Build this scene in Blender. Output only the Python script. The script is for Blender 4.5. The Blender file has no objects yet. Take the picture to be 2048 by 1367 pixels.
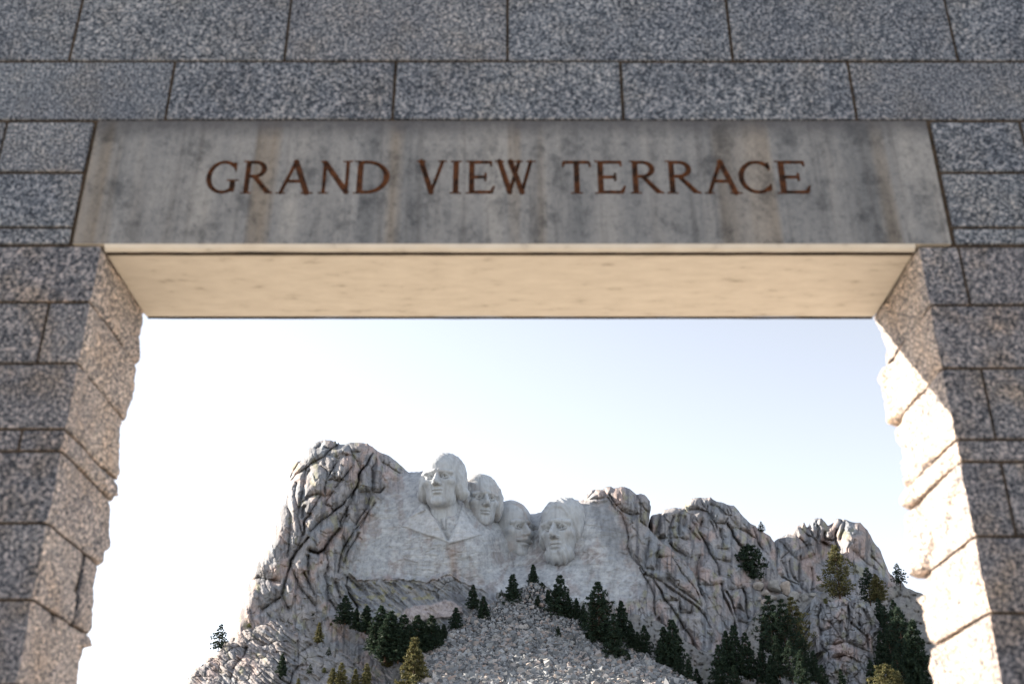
import bpy, bmesh, math, random
import numpy as np
from mathutils import Vector, Matrix, Euler

random.seed(7)
RNG = np.random.default_rng(7)
SC = bpy.context.scene
COL = SC.collection

# ------------------------------------------------------------------ camera
CAM = np.array([0.0, 0.0, 1.6])
FPX = 2213.0                      # focal length in pixels of a 2048 wide picture
PITCH = math.radians(26.7)
cam_d = bpy.data.cameras.new('camera')
cam = bpy.data.objects.new('camera', cam_d)
COL.objects.link(cam)
cam.location = CAM
cam.rotation_euler = (math.pi / 2 + PITCH, 0, 0)
cam_d.sensor_width = 36.0
cam_d.lens = FPX / 2048 * 36.0
cam_d.clip_start = 0.1
cam_d.clip_end = 9000
cam_d.dof.use_dof = True
cam_d.dof.focus_distance = 440.0
cam_d.dof.aperture_fstop = 2.0
SC.camera = cam

# ------------------------------------------------------------------ sky, sun, exposure
SUN_EL = math.radians(26)
SUN_AZ = math.radians(66)         # to the left of straight ahead
world = bpy.data.worlds.new('World')
SC.world = world
world.use_nodes = True
wn = world.node_tree.nodes
wl = world.node_tree.links
bg = wn['Background']
sky = wn.new('ShaderNodeTexSky')
sky.sky_type = 'NISHITA'
sky.sun_disc = False
sky.sun_elevation = SUN_EL
sky.sun_rotation = -SUN_AZ
sky.altitude = 1600
sky.air_density = 1.0
sky.dust_density = 0.7
sky.ozone_density = 1.0
hs = wn.new('ShaderNodeHueSaturation')          # thin milky haze over the whole sky
hs.inputs['Saturation'].default_value = 0.36
wl.new(sky.outputs[0], hs.inputs['Color'])
wl.new(hs.outputs[0], bg.inputs[0])
bg.inputs[1].default_value = 0.086
sun_d = bpy.data.lights.new('sun', 'SUN')
sun_d.energy = 5.0
sun_d.angle = math.radians(0.53)
sun_d.color = (1.0, 0.88, 0.73)
sun = bpy.data.objects.new('sun', sun_d)
COL.objects.link(sun)
sdir = Vector((-math.sin(SUN_AZ) * math.cos(SUN_EL), math.cos(SUN_AZ) * math.cos(SUN_EL), math.sin(SUN_EL)))
sun.rotation_euler = (-sdir).to_track_quat('-Z', 'Y').to_euler()
sun.location = (-60, 40, 60)
vs = SC.view_settings
vs.view_transform = 'Standard'
vs.look = 'None'
vs.gamma = 1.0
vs.use_curve_mapping = False
vs.exposure = 1.9
SC.render.engine = 'CYCLES'

# ------------------------------------------------------------------ helpers
CP, SP = math.cos(PITCH), math.sin(PITCH)

def ray(px, py):
    px = np.asarray(px, float); py = np.asarray(py, float)
    a = (px - 1024.0) / FPX
    b = (683.5 - py) / FPX
    return np.stack([a, CP - SP * b, SP + CP * b], -1)

def at(px, py, Y):
    """world point seen in direction (px, py) of the survey photograph, at distance Y north of the viewpoint"""
    d = ray(px, py)
    return CAM + d * (np.asarray(Y, float) / d[..., 1])[..., None]

def tag(o, label=None, cat=None, group=None, kind=None):
    if label: o['label'] = label
    if cat: o['category'] = cat
    if group: o['group'] = group
    if kind: o['kind'] = kind
    return o

def link(name, me, mat=None, parent=None):
    o = bpy.data.objects.new(name, me)
    COL.objects.link(o)
    if mat is not None:
        me.materials.append(mat)
    if parent is not None:
        o.parent = parent
    return o

def empty(name, loc=(0, 0, 0)):
    o = bpy.data.objects.new(name, None)
    COL.objects.link(o)
    o.location = loc
    return o

def mesh_np(name, V, F, smooth=True, col=None):
    """V (n,3); F (m,k) one polygon size"""
    me = bpy.data.meshes.new(name)
    V = np.ascontiguousarray(V, np.float32); F = np.ascontiguousarray(F, np.int32)
    k = F.shape[1]
    me.vertices.add(len(V)); me.vertices.foreach_set('co', V.ravel())
    me.loops.add(F.size); me.loops.foreach_set('vertex_index', F.ravel())
    me.polygons.add(len(F))
    me.polygons.foreach_set('loop_start', np.arange(0, F.size, k, dtype=np.int32))
    try:
        me.polygons.foreach_set('loop_total', np.full(len(F), k, np.int32))
    except Exception:
        pass
    me.polygons.foreach_set('use_smooth', np.full(len(F), smooth, bool))
    if col is not None:
        a = me.attributes.new('Col', 'FLOAT_COLOR', 'POINT')
        c4 = np.ones((len(V), 4), np.float32); c4[:, :3] = col
        a.data.foreach_set('color', c4.ravel())
    me.update(calc_edges=True)
    me.validate()
    return me

# noise -------------------------------------------------------------
def _hash(ix, iy, seed):
    h = (ix.astype(np.int64) * 374761393 + iy.astype(np.int64) * 668265263 + seed * 1442695041) & 0xFFFFFFFF
    h = ((h ^ (h >> 13)) * 1274126177) & 0xFFFFFFFF
    return (h ^ (h >> 16)) & 0xFFFFFFFF

def perlin(x, y, seed=0):
    xi = np.floor(x); yi = np.floor(y)
    fx = x - xi; fy = y - yi
    u = fx * fx * fx * (fx * (fx * 6 - 15) + 10); v = fy * fy * fy * (fy * (fy * 6 - 15) + 10)
    def g(ax, ay, dx, dy):
        a = _hash(ax, ay, seed) / 4294967296.0 * 2 * math.pi
        return np.cos(a) * dx + np.sin(a) * dy
    n00 = g(xi, yi, fx, fy); n10 = g(xi + 1, yi, fx - 1, fy)
    n01 = g(xi, yi + 1, fx, fy - 1); n11 = g(xi + 1, yi + 1, fx - 1, fy - 1)
    return ((n00 * (1 - u) + n10 * u) * (1 - v) + (n01 * (1 - u) + n11 * u) * v) * 1.5

def fbm(x, y, octaves=4, seed=0, gain=0.5):
    s = 0; a = 1.0
    for i in range(octaves):
        s = s + a * perlin(x * 2 ** i, y * 2 ** i, seed + i * 17); a *= gain
    return s

def ridged(x, y, octaves=3, seed=0):
    s = 0; a = 1.0
    for i in range(octaves):
        s = s + a * (1 - 2 * np.abs(perlin(x * 2 ** i, y * 2 ** i, seed + 31 * i))); a *= 0.5
    return s

def voronoi(x, y, seed=0, full=False):
    """returns F1, F2 and a random value of the nearest cell"""
    xi = np.floor(x); yi = np.floor(y)
    f1 = np.full(x.shape, 9.0); f2 = np.full(x.shape, 9.0); rv = np.zeros(x.shape); ox = np.zeros(x.shape); oy = np.zeros(x.shape)
    for dx in (-1, 0, 1):
        for dy in (-1, 0, 1):
            cx = xi + dx; cy = yi + dy
            h1 = _hash(cx, cy, seed) / 4294967296.0; h2 = _hash(cx, cy, seed + 99) / 4294967296.0
            d = np.hypot(cx + h1 - x, cy + h2 - y)
            n = d < f1
            f2 = np.where(n, f1, np.minimum(f2, d))
            rv = np.where(n, _hash(cx, cy, seed + 7) / 4294967296.0, rv)
            if full: ox = np.where(n, x - cx - h1, ox); oy = np.where(n, y - cy - h2, oy)
            f1 = np.where(n, d, f1)
    return (f1, f2, rv, ox, oy) if full else (f1, f2, rv)

def sstep(a, b, x):
    t = np.clip((x - a) / (b - a), 0, 1)
    return t * t * (3 - 2 * t)

def seg_dist(X, Y, pts):
    """distance to a polyline and the nearest point on it"""
    best = np.full(X.shape, 1e9); nx = np.zeros(X.shape); ny = np.zeros(X.shape)
    for (x0, y0), (x1, y1) in zip(pts[:-1], pts[1:]):
        dx, dy = x1 - x0, y1 - y0
        L = dx * dx + dy * dy + 1e-9
        t = np.clip(((X - x0) * dx + (Y - y0) * dy) / L, 0, 1)
        qx = x0 + t * dx; qy = y0 + t * dy
        d = np.hypot(X - qx, Y - qy)
        m = d < best
        best = np.where(m, d, best); nx = np.where(m, qx, nx); ny = np.where(m, qy, ny)
    return best, nx, ny

def grid_dist(xs, ys, WX, WY, pts, maxd):
    """distance to a polyline, only where it is below maxd; WX, WY may be warped by a few units"""
    best = np.full(WX.shape, float(maxd))
    for (x0, y0), (x1, y1) in zip(pts[:-1], pts[1:]):
        i0, i1 = np.searchsorted(xs, (min(x0, x1) - maxd - 5, max(x0, x1) + maxd + 5))
        j0, j1 = np.searchsorted(ys, (min(y0, y1) - maxd - 5, max(y0, y1) + maxd + 5))
        if i0 >= i1 or j0 >= j1: continue
        A = WX[j0:j1, i0:i1]; B = WY[j0:j1, i0:i1]
        dx, dy = x1 - x0, y1 - y0
        t = np.clip(((A - x0) * dx + (B - y0) * dy) / (dx * dx + dy * dy + 1e-9), 0, 1)
        d = np.hypot(A - x0 - t * dx, B - y0 - t * dy)
        best[j0:j1, i0:i1] = np.minimum(best[j0:j1, i0:i1], d)
    return best

def inside(X, Y, poly):
    r = np.zeros(X.shape, bool)
    n = len(poly)
    for i in range(n):
        x0, y0 = poly[i]; x1, y1 = poly[(i + 1) % n]
        if y0 == y1: continue
        c = ((y0 > Y) != (y1 > Y)) & (X < (x1 - x0) * (Y - y0) / (y1 - y0) + x0)
        r ^= c
    return r

def sdf_poly(X, Y, poly):
    q = np.array(poly)
    m = (X > q[:, 0].min() - 25) & (X < q[:, 0].max() + 25) & (Y > q[:, 1].min() - 25) & (Y < q[:, 1].max() + 25)
    out = np.full(X.shape, 25.0)
    if m.any():
        a, b = X[m], Y[m]
        d, _, _ = seg_dist(a, b, list(poly) + [poly[0]])
        out[m] = np.where(inside(a, b, poly), -d, d)
    return out

def line_dist(X, Y, pts, pad=25):
    q = np.array(pts)
    m = (X > q[:, 0].min() - pad) & (X < q[:, 0].max() + pad) & (Y > q[:, 1].min() - pad) & (Y < q[:, 1].max() + pad)
    out = np.full(X.shape, float(pad))
    if m.any(): out[m] = seg_dist(X[m], Y[m], pts)[0]
    return out

def tps(ctrl, X, Y):
    """smooth surface through (x, y, value) survey points"""
    c = np.array(ctrl, float)
    P = c[:, :2] / 100.0
    def U(r2): return 0.5 * r2 * np.log(r2 + 1e-9)
    n = len(P)
    K = U(((P[:, None] - P[None]) ** 2).sum(-1)) + np.eye(n) * 0.02
    A = np.zeros((n + 3, n + 3))
    A[:n, :n] = K; A[:n, n] = 1; A[:n, n + 1:] = P; A[n, :n] = 1; A[n + 1:, :n] = P.T
    w = np.linalg.solve(A, np.concatenate([c[:, 2], np.zeros(3)]))
    xs = X / 100.0; ys = Y / 100.0
    out = w[n] + w[n + 1] * xs + w[n + 2] * ys
    for i in range(n):
        out = out + w[i] * U((xs - P[i, 0]) ** 2 + (ys - P[i, 1]) ** 2)
    return out

# materials ---------------------------------------------------------
def new_mat(name):
    m = bpy.data.materials.new(name)
    m.use_nodes = True
    nt = m.node_tree
    b = nt.nodes['Principled BSDF']
    b.inputs['Roughness'].default_value = 0.85
    b.inputs['Specular IOR Level'].default_value = 0.25
    return m, nt, b

def N(nt, kind, **kw):
    n = nt.nodes.new(kind)
    for k, v in kw.items():
        if k.startswith('i_'):
            n.inputs[k[2:].replace('_', ' ')].default_value = v
        else:
            setattr(n, k, v)
    return n

def ramp(nt, src, stops, interp='LINEAR'):
    r = nt.nodes.new('ShaderNodeValToRGB')
    r.color_ramp.interpolation = interp
    e = r.color_ramp.elements
    while len(e) < len(stops): e.new(0.5)
    for el, (p, c) in zip(e, stops):
        el.position = p
        el.color = (c[0], c[1], c[2], 1) if len(c) == 3 else c
    nt.links.new(src, r.inputs[0])
    return r

def mixc(nt, fac, a, b, mode='MIX'):
    m = nt.nodes.new('ShaderNodeMix')
    m.data_type = 'RGBA'; m.blend_type = mode
    for sock, v in ((m.inputs[0], fac), (m.inputs[6], a), (m.inputs[7], b)):
        if isinstance(v, bpy.types.NodeSocket): nt.links.new(v, sock)
        elif isinstance(v, (int, float)): sock.default_value = v
        else: sock.default_value = (*v, 1)
    return m.outputs[2]

def mat_rock(name='mountain_granite', strength=0.75, blot=1.0):
    m, nt, b = new_mat(name)
    at_ = N(nt, 'ShaderNodeAttribute', attribute_name='Col')
    tc = N(nt, 'ShaderNodeTexCoord')
    n1 = N(nt, 'ShaderNodeTexNoise', i_Scale=0.55, i_Detail=9.0, i_Roughness=0.68)
    nt.links.new(tc.outputs['Object'], n1.inputs['Vector'])
    mp = N(nt, 'ShaderNodeMapping'); mp.inputs['Scale'].default_value = (0.9, 0.9, 0.10)
    nt.links.new(tc.outputs['Object'], mp.inputs['Vector'])
    n2 = N(nt, 'ShaderNodeTexNoise', i_Scale=0.8, i_Detail=6.0, i_Roughness=0.6)
    nt.links.new(mp.outputs[0], n2.inputs['Vector'])
    r1 = ramp(nt, n1.outputs[0], [(0.25, (0.52, 0.52, 0.52)), (0.5, (0.80, 0.80, 0.80)), (0.78, (1.0, 0.985, 0.96))])
    r2 = ramp(nt, n2.outputs[0], [(0.30, (0.72, 0.70, 0.69)), (0.48, (1, 1, 1)), (0.7, (1.1, 1.08, 1.05))])
    flat = mixc(nt, blot, (0.80, 0.80, 0.80), r1.outputs[0])
    c = mixc(nt, 1.0, at_.outputs['Color'], flat, 'MULTIPLY')
    c = mixc(nt, 0.75, c, r2.outputs[0], 'MULTIPLY')
    c = mixc(nt, 1.0, c, (0.92, 0.985, 1.075), 'MULTIPLY')
    nt.links.new(c, b.inputs['Base Color'])
    bump = N(nt, 'ShaderNodeBump', i_Strength=strength, i_Distance=0.4)
    nt.links.new(n1.outputs[0], bump.inputs['Height'])
    nt.links.new(bump.outputs[0], b.inputs['Normal'])
    b.inputs['Roughness'].default_value = 0.95
    b.inputs['Specular IOR Level'].default_value = 0.1
    return m

def mat_rubble():
    m, nt, b = new_mat('talus_rubble')
    g = N(nt, 'ShaderNodeNewGeometry')
    r = ramp(nt, g.outputs['Random Per Island'], [(0, (0.085, 0.092, 0.102)), (0.3, (0.19, 0.20, 0.214)), (0.7, (0.33, 0.342, 0.358)), (0.92, (0.31, 0.25, 0.225)), (1, (0.50, 0.50, 0.50))])
    nt.links.new(r.outputs[0], b.inputs['Base Color'])
    b.inputs['Roughness'].default_value = 0.95
    return m

def mat_boulder():
    m, nt, b = new_mat('boulder_granite')
    oi = N(nt, 'ShaderNodeObjectInfo')
    tc = N(nt, 'ShaderNodeTexCoord')
    n = N(nt, 'ShaderNodeTexNoise', i_Scale=3.0, i_Detail=6.0)
    nt.links.new(tc.outputs['Object'], n.inputs['Vector'])
    r = ramp(nt, oi.outputs['Random'], [(0, (0.22, 0.222, 0.226)), (0.5, (0.33, 0.328, 0.325)), (1, (0.40, 0.345, 0.31))])
    r2 = ramp(nt, n.outputs[0], [(0.3, (0.7, 0.7, 0.7)), (0.7, (1.15, 1.13, 1.1))])
    nt.links.new(mixc(nt, 1.0, r.outputs[0], r2.outputs[0], 'MULTIPLY'), b.inputs['Base Color'])
    b.inputs['Roughness'].default_value = 0.95
    return m

def mat_granite(name, tint=(1, 1, 1), weather=0.5, bumpy=0.25):
    """dressed wall granite: dark, grey and pale pink crystals, brown weathering"""
    m, nt, b = new_mat(name)
    tc = N(nt, 'ShaderNodeTexCoord'); oi = N(nt, 'ShaderNodeObjectInfo')
    add = N(nt, 'ShaderNodeVectorMath', operation='ADD')
    sc = N(nt, 'ShaderNodeVectorMath', operation='SCALE')
    sc.inputs[0].default_value = (17, 31, 23)
    nt.links.new(oi.outputs['Random'], sc.inputs['Scale'])
    nt.links.new(tc.outputs['Object'], add.inputs[0]); nt.links.new(sc.outputs[0], add.inputs[1])
    gs = N(nt, 'ShaderNodeMapRange'); gs.inputs[3].default_value = 0.9; gs.inputs[4].default_value = 1.15
    nt.links.new(oi.outputs['Random'], gs.inputs[0])
    vsc = N(nt, 'ShaderNodeVectorMath', operation='SCALE')
    nt.links.new(add.outputs[0], vsc.inputs[0]); nt.links.new(gs.outputs[0], vsc.inputs['Scale'])
    v = vsc.outputs[0]
    n1 = N(nt, 'ShaderNodeTexNoise', i_Scale=56.0, i_Detail=3.0, i_Roughness=0.8)
    n2 = N(nt, 'ShaderNodeTexVoronoi', i_Scale=75.0)
    n3 = N(nt, 'ShaderNodeTexNoise', i_Scale=3.2, i_Detail=6.0, i_Roughness=0.62)
    n4 = N(nt, 'ShaderNodeTexNoise', i_Scale=1.3, i_Detail=4.0)
    for n in (n1, n2, n3, n4): nt.links.new(v, n.inputs['Vector'])
    base = ramp(nt, n1.outputs[0], [(0.39, (0.014, 0.018, 0.026)), (0.46, (0.070, 0.080, 0.096)), (0.54, (0.185, 0.195, 0.212)), (0.64, (0.40, 0.385, 0.385))])
    sep = N(nt, 'ShaderNodeSeparateColor'); nt.links.new(n2.outputs['Color'], sep.inputs[0])
    cell = ramp(nt, sep.outputs[0], [(0, (0.45, 0.48, 0.53)), (0.5, (1, 1, 1)), (1, (1.5, 1.40, 1.34))])
    c = mixc(nt, 0.8, base.outputs[0], cell.outputs[0], 'MULTIPLY')
    shade = ramp(nt, oi.outputs['Random'], [(0, (0.90, 0.92, 0.95)), (0.35, (1.04, 1.03, 1.01)), (0.7, (0.97, 0.98, 0.99)), (1, (1.10, 1.07, 1.04))])
    c = mixc(nt, 1.0, c, shade.outputs[0], 'MULTIPLY')
    w = ramp(nt, n3.outputs[0], [(0.46, (0, 0, 0)), (0.72, (weather, weather, weather))])
    c = mixc(nt, w.outputs[0], c, mixc(nt, 1.0, c, (1.22, 1.0, 0.74), 'MULTIPLY'))
    w2 = ramp(nt, n4.outputs[0], [(0.35, (0.82, 0.82, 0.84)), (0.65, (1.08, 1.07, 1.05))])
    c = mixc(nt, 1.0, c, w2.outputs[0], 'MULTIPLY')
    c = mixc(nt, 1.0, c, tint, 'MULTIPLY')
    nt.links.new(c, b.inputs['Base Color'])
    bump = N(nt, 'ShaderNodeBump', i_Strength=bumpy, i_Distance=0.01)
    nt.links.new(n1.outputs[0], bump.inputs['Height'])
    nt.links.new(bump.outputs[0], b.inputs['Normal'])
    b.inputs['Roughness'].default_value = 0.8
    return m

def mat_lintel():
    m, nt, b = new_mat('weathered_lintel_stone')
    tc = N(nt, 'ShaderNodeTexCoord')
    def noise(scale, mapping, detail=6.0, rough=0.6):
        mp = N(nt, 'ShaderNodeMapping'); mp.inputs['Scale'].default_value = mapping
        nt.links.new(tc.outputs['Object'], mp.inputs['Vector'])
        n = N(nt, 'ShaderNodeTexNoise', i_Scale=scale, i_Detail=detail, i_Roughness=rough)
        nt.links.new(mp.outputs[0], n.inputs['Vector'])
        return n.outputs[0]
    streak = noise(4.5, (1.0, 1.0, 0.09), 5.0, 0.55)
    streak2 = noise(13.0, (1.0, 1.0, 0.035), 4.0, 0.6)
    blot = noise(4.4, (1.0, 1.0, 0.8), 9.0, 0.78)
    grain = noise(60.0, (1, 1, 1), 3.0, 0.6)
    base = ramp(nt, streak, [(0.30, (0.115, 0.118, 0.122)), (0.43, (0.172, 0.172, 0.172)), (0.56, (0.222, 0.216, 0.208)), (0.70, (0.27, 0.258, 0.24))])
    fine = ramp(nt, streak2, [(0.34, (0.66, 0.65, 0.65)), (0.47, (1, 1, 1)), (0.60, (1.0, 1.0, 1.0)), (0.72, (1.3, 1.29, 1.27))])
    even = mixc(nt, 0.8, (0.19, 0.185, 0.178), base.outputs[0])
    c = mixc(nt, 0.7, even, fine.outputs[0], 'MULTIPLY')
    mot = noise(24.0, (1.0, 1.0, 0.8), 6.0, 0.75)
    mo = ramp(nt, mot, [(0.34, (0.55, 0.56, 0.58)), (0.48, (1, 1, 1)), (0.68, (1.16, 1.14, 1.12))])
    c = mixc(nt, 0.8, c, mo.outputs[0], 'MULTIPLY')
    bl = ramp(nt, blot, [(0.38, (0.50, 0.51, 0.53)), (0.485, (1, 1, 1)), (0.66, (1.13, 1.12, 1.1))])
    c = mixc(nt, 0.9, c, bl.outputs[0], 'MULTIPLY')
    pale = noise(3.1, (1.0, 1.0, 0.012), 3.0, 0.6)
    pr = ramp(nt, pale, [(0.635, (0, 0, 0)), (0.655, (0.45, 0.45, 0.45)), (0.675, (0, 0, 0))])
    c = mixc(nt, pr.outputs[0], c, (0.36, 0.34, 0.31))
    # brown run-off tracks
    brown = noise(2.3, (1.0, 1.0, 0.02), 2.5, 0.5)
    br = ramp(nt, brown, [(0.61, (0, 0, 0)), (0.66, (0.5, 0.5, 0.5)), (0.70, (0, 0, 0))])
    c = mixc(nt, br.outputs[0], c, mixc(nt, 1.0, c, (0.92, 0.68, 0.42), 'MULTIPLY'))
    # dark growth creeping down from the top joint
    sepx = N(nt, 'ShaderNodeSeparateXYZ'); nt.links.new(tc.outputs['Object'], sepx.inputs[0])
    mr = N(nt, 'ShaderNodeMapRange'); mr.inputs[1].default_value = 5.66; mr.inputs[2].default_value = 5.91
    nt.links.new(sepx.outputs[2], mr.inputs[0])
    ad = N(nt, 'ShaderNodeMath', operation='MULTIPLY'); nt.links.new(mr.outputs[0], ad.inputs[0]); nt.links.new(blot, ad.inputs[1])
    tp = ramp(nt, ad.outputs[0], [(0.18, (0, 0, 0)), (0.45, (0.85, 0.85, 0.85))])
    c = mixc(nt, tp.outputs[0], c, (0.07, 0.068, 0.072))
    c = mixc(nt, 1.0, c, (0.93, 0.97, 1.04), 'MULTIPLY')
    gr = ramp(nt, grain, [(0.3, (0.88, 0.88, 0.88)), (0.7, (1.1, 1.1, 1.1))])
    c = mixc(nt, 1.0, c, gr.outputs[0], 'MULTIPLY')
    nt.links.new(c, b.inputs['Base Color'])
    bump = N(nt, 'ShaderNodeBump', i_Strength=0.2, i_Distance=0.004)
    nt.links.new(grain, bump.inputs['Height']); nt.links.new(bump.outputs[0], b.inputs['Normal'])
    return m

def mat_soffit():
    m, nt, b = new_mat('clean_lintel_underside')
    tc = N(nt, 'ShaderNodeTexCoord')
    mp = N(nt, 'ShaderNodeMapping'); mp.inputs['Scale'].default_value = (0.9, 2.6, 1.0)
    nt.links.new(tc.outputs['Object'], mp.inputs['Vector'])
    n = N(nt, 'ShaderNodeTexNoise', i_Scale=6.0, i_Detail=6.0, i_Roughness=0.65)
    nt.links.new(mp.outputs[0], n.inputs['Vector'])
    r = ramp(nt, n.outputs[0], [(0.28, (0.34, 0.30, 0.25)), (0.40, (0.54, 0.495, 0.43)), (0.7, (0.62, 0.575, 0.505))])
    nt.links.new(r.outputs[0], b.inputs['Base Color'])
    return m

def mat_plain(name, c1, c2, scale=8.0, rough=0.9, metallic=0.0):
    m, nt, b = new_mat(name)
    tc = N(nt, 'ShaderNodeTexCoord')
    n = N(nt, 'ShaderNodeTexNoise', i_Scale=scale, i_Detail=5.0)
    nt.links.new(tc.outputs['Object'], n.inputs['Vector'])
    r = ramp(nt, n.outputs[0], [(0.35, c1), (0.65, c2)])
    nt.links.new(r.outputs[0], b.inputs['Base Color'])
    b.inputs['Roughness'].default_value = rough
    b.inputs['Metallic'].default_value = metallic
    return m

def mat_needles(name, dark, light):
    m, nt, b = new_mat(name)
    g = N(nt, 'ShaderNodeNewGeometry')
    r = ramp(nt, g.outputs['Random Per Island'], [(0, dark), (1, light)])
    nt.links.new(r.outputs[0], b.inputs['Base Color'])
    b.inputs['Roughness'].default_value = 0.7
    b.inputs['Specular IOR Level'].default_value = 0.15
    tr = N(nt, 'ShaderNodeBsdfTranslucent')
    nt.links.new(r.outputs[0], tr.inputs[0])
    ms = N(nt, 'ShaderNodeMixShader'); ms.inputs[0].default_value = 0.28
    out = nt.nodes['Material Output']
    nt.links.new(b.outputs[0], ms.inputs[1]); nt.links.new(tr.outputs[0], ms.inputs[2])
    nt.links.new(ms.outputs[0], out.inputs[0])
    return m

M_ROCK = mat_rock()
M_HEAD = mat_rock('carved_granite', 0.22, 0.45)
M_RUBBLE = mat_rubble()
M_BOULDER = mat_boulder()
M_BLOCK = mat_granite('wall_granite', tint=(0.88, 0.945, 1.03), weather=0.35)
M_PIER = mat_granite('stained_pier_granite', tint=(0.92, 0.89, 0.91), weather=0.9)
M_JAMB = mat_granite('jamb_granite', tint=(2.2, 1.88, 1.62), weather=0.5, bumpy=0.6)  # lighter split faces; the tint also carries warm bounced light
M_LINTEL = mat_lintel()
M_SOFFIT = mat_soffit()
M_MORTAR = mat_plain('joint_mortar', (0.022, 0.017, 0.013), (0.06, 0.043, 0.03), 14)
M_LETTER = mat_plain('rusty_letter_paint', (0.016, 0.008, 0.005), (0.115, 0.043, 0.017), 22, 0.7)
M_BARK = mat_plain('pine_bark', (0.06, 0.042, 0.03), (0.13, 0.085, 0.06), 4)
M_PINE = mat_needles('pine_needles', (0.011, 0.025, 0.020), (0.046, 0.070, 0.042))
M_PINE_SUNLIT = mat_needles('sunlit_pine_needles', (0.030, 0.040, 0.020), (0.21, 0.19, 0.085))  # needle colour brightened to paint sunlight on the lit pines
M_SHRUB = mat_needles('shrub_leaves', (0.07, 0.09, 0.025), (0.20, 0.20, 0.07))
M_PAVE = mat_plain('terrace_paving_stone', (0.36, 0.32, 0.27), (0.46, 0.41, 0.35), 3)
M_GROUND = mat_plain('forest_floor', (0.10, 0.085, 0.06), (0.20, 0.17, 0.12), 0.4)

# ------------------------------------------------------------------ setting: ground and terrace
def sheet(name, x0, x1, y0, y1, zfun, nx, ny, mat):
    X, Y = np.meshgrid(np.linspace(x0, x1, nx), np.linspace(y0, y1, ny))
    V = np.stack([X, Y, zfun(X, Y)], -1).reshape(-1, 3)
    i = np.arange(nx * ny).reshape(ny, nx)
    F = np.stack([i[:-1, :-1], i[:-1, 1:], i[1:, 1:], i[1:, :-1]], -1).reshape(-1, 4)
    return tag(link(name, mesh_np(name, V, F, True), mat), kind='structure')

def ground_z(X, Y):
    r = np.hypot(X, Y)
    up = 0.145 * np.clip(Y - 90, 0, 330) * np.exp(-(X / 420.0) ** 2)
    return -0.3 - 4.0 * sstep(26, 80, Y) + up + 1.2 * perlin(X / 40, Y / 40, 3) * sstep(40, 120, r) - 0.012 * np.clip(Y - 460, 0, 2500)
sheet('ground', -3500, 3500, -3000, 3500, ground_z, 281, 261, M_GROUND)
sheet('terrace_pavement', -24, 24, -30, 26, lambda X, Y: X * 0.0, 3, 3, M_PAVE)

# ------------------------------------------------------------------ rock formations
class Z:
    """survey window: turns coordinates of an enlarged detail into picture coordinates"""
    def __init__(s, ox, oy, k): s.ox, s.oy, s.k = ox, oy, k
    def __call__(s, *xy):
        return [(s.ox + xy[i] / s.k, s.oy + xy[i + 1] / s.k) for i in range(0, len(xy), 2)]
ZB = Z(560, 860, 6.836); ZL = Z(460, 1030, 6.827); ZR = Z(1140, 960, 6.836)
ZD = Z(1280, 1100, 6.836); ZA = Z(1260, 960, 6.213); ZE = Z(1530, 1010, 6.213)
ZO = Z(1500, 1150, 5.851); ZF = Z(780, 880, 4.876); ZS = Z(380, 1200, 6.827); ZU = Z(680, 1100, 6.4)

def roughen(pts, amp=0.9, step=5.0, seed=1):
    out = []
    for (x0, y0), (x1, y1) in zip(pts[:-1], pts[1:]):
        n = max(1, int(math.hypot(x1 - x0, y1 - y0) / step))
        for i in range(n):
            t = i / n
            out.append((x0 + (x1 - x0) * t, y0 + (y1 - y0) * t))
    out.append(pts[-1])
    a = np.array(out)
    k = np.arange(len(a)) * 0.83
    a[:, 0] += amp * perlin(k, k * 0 + 0.37, seed) * 1.6
    a[:, 1] += amp * perlin(k, k * 0 + 5.37, seed + 5) * 1.6
    return [tuple(p) for p in a]

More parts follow.
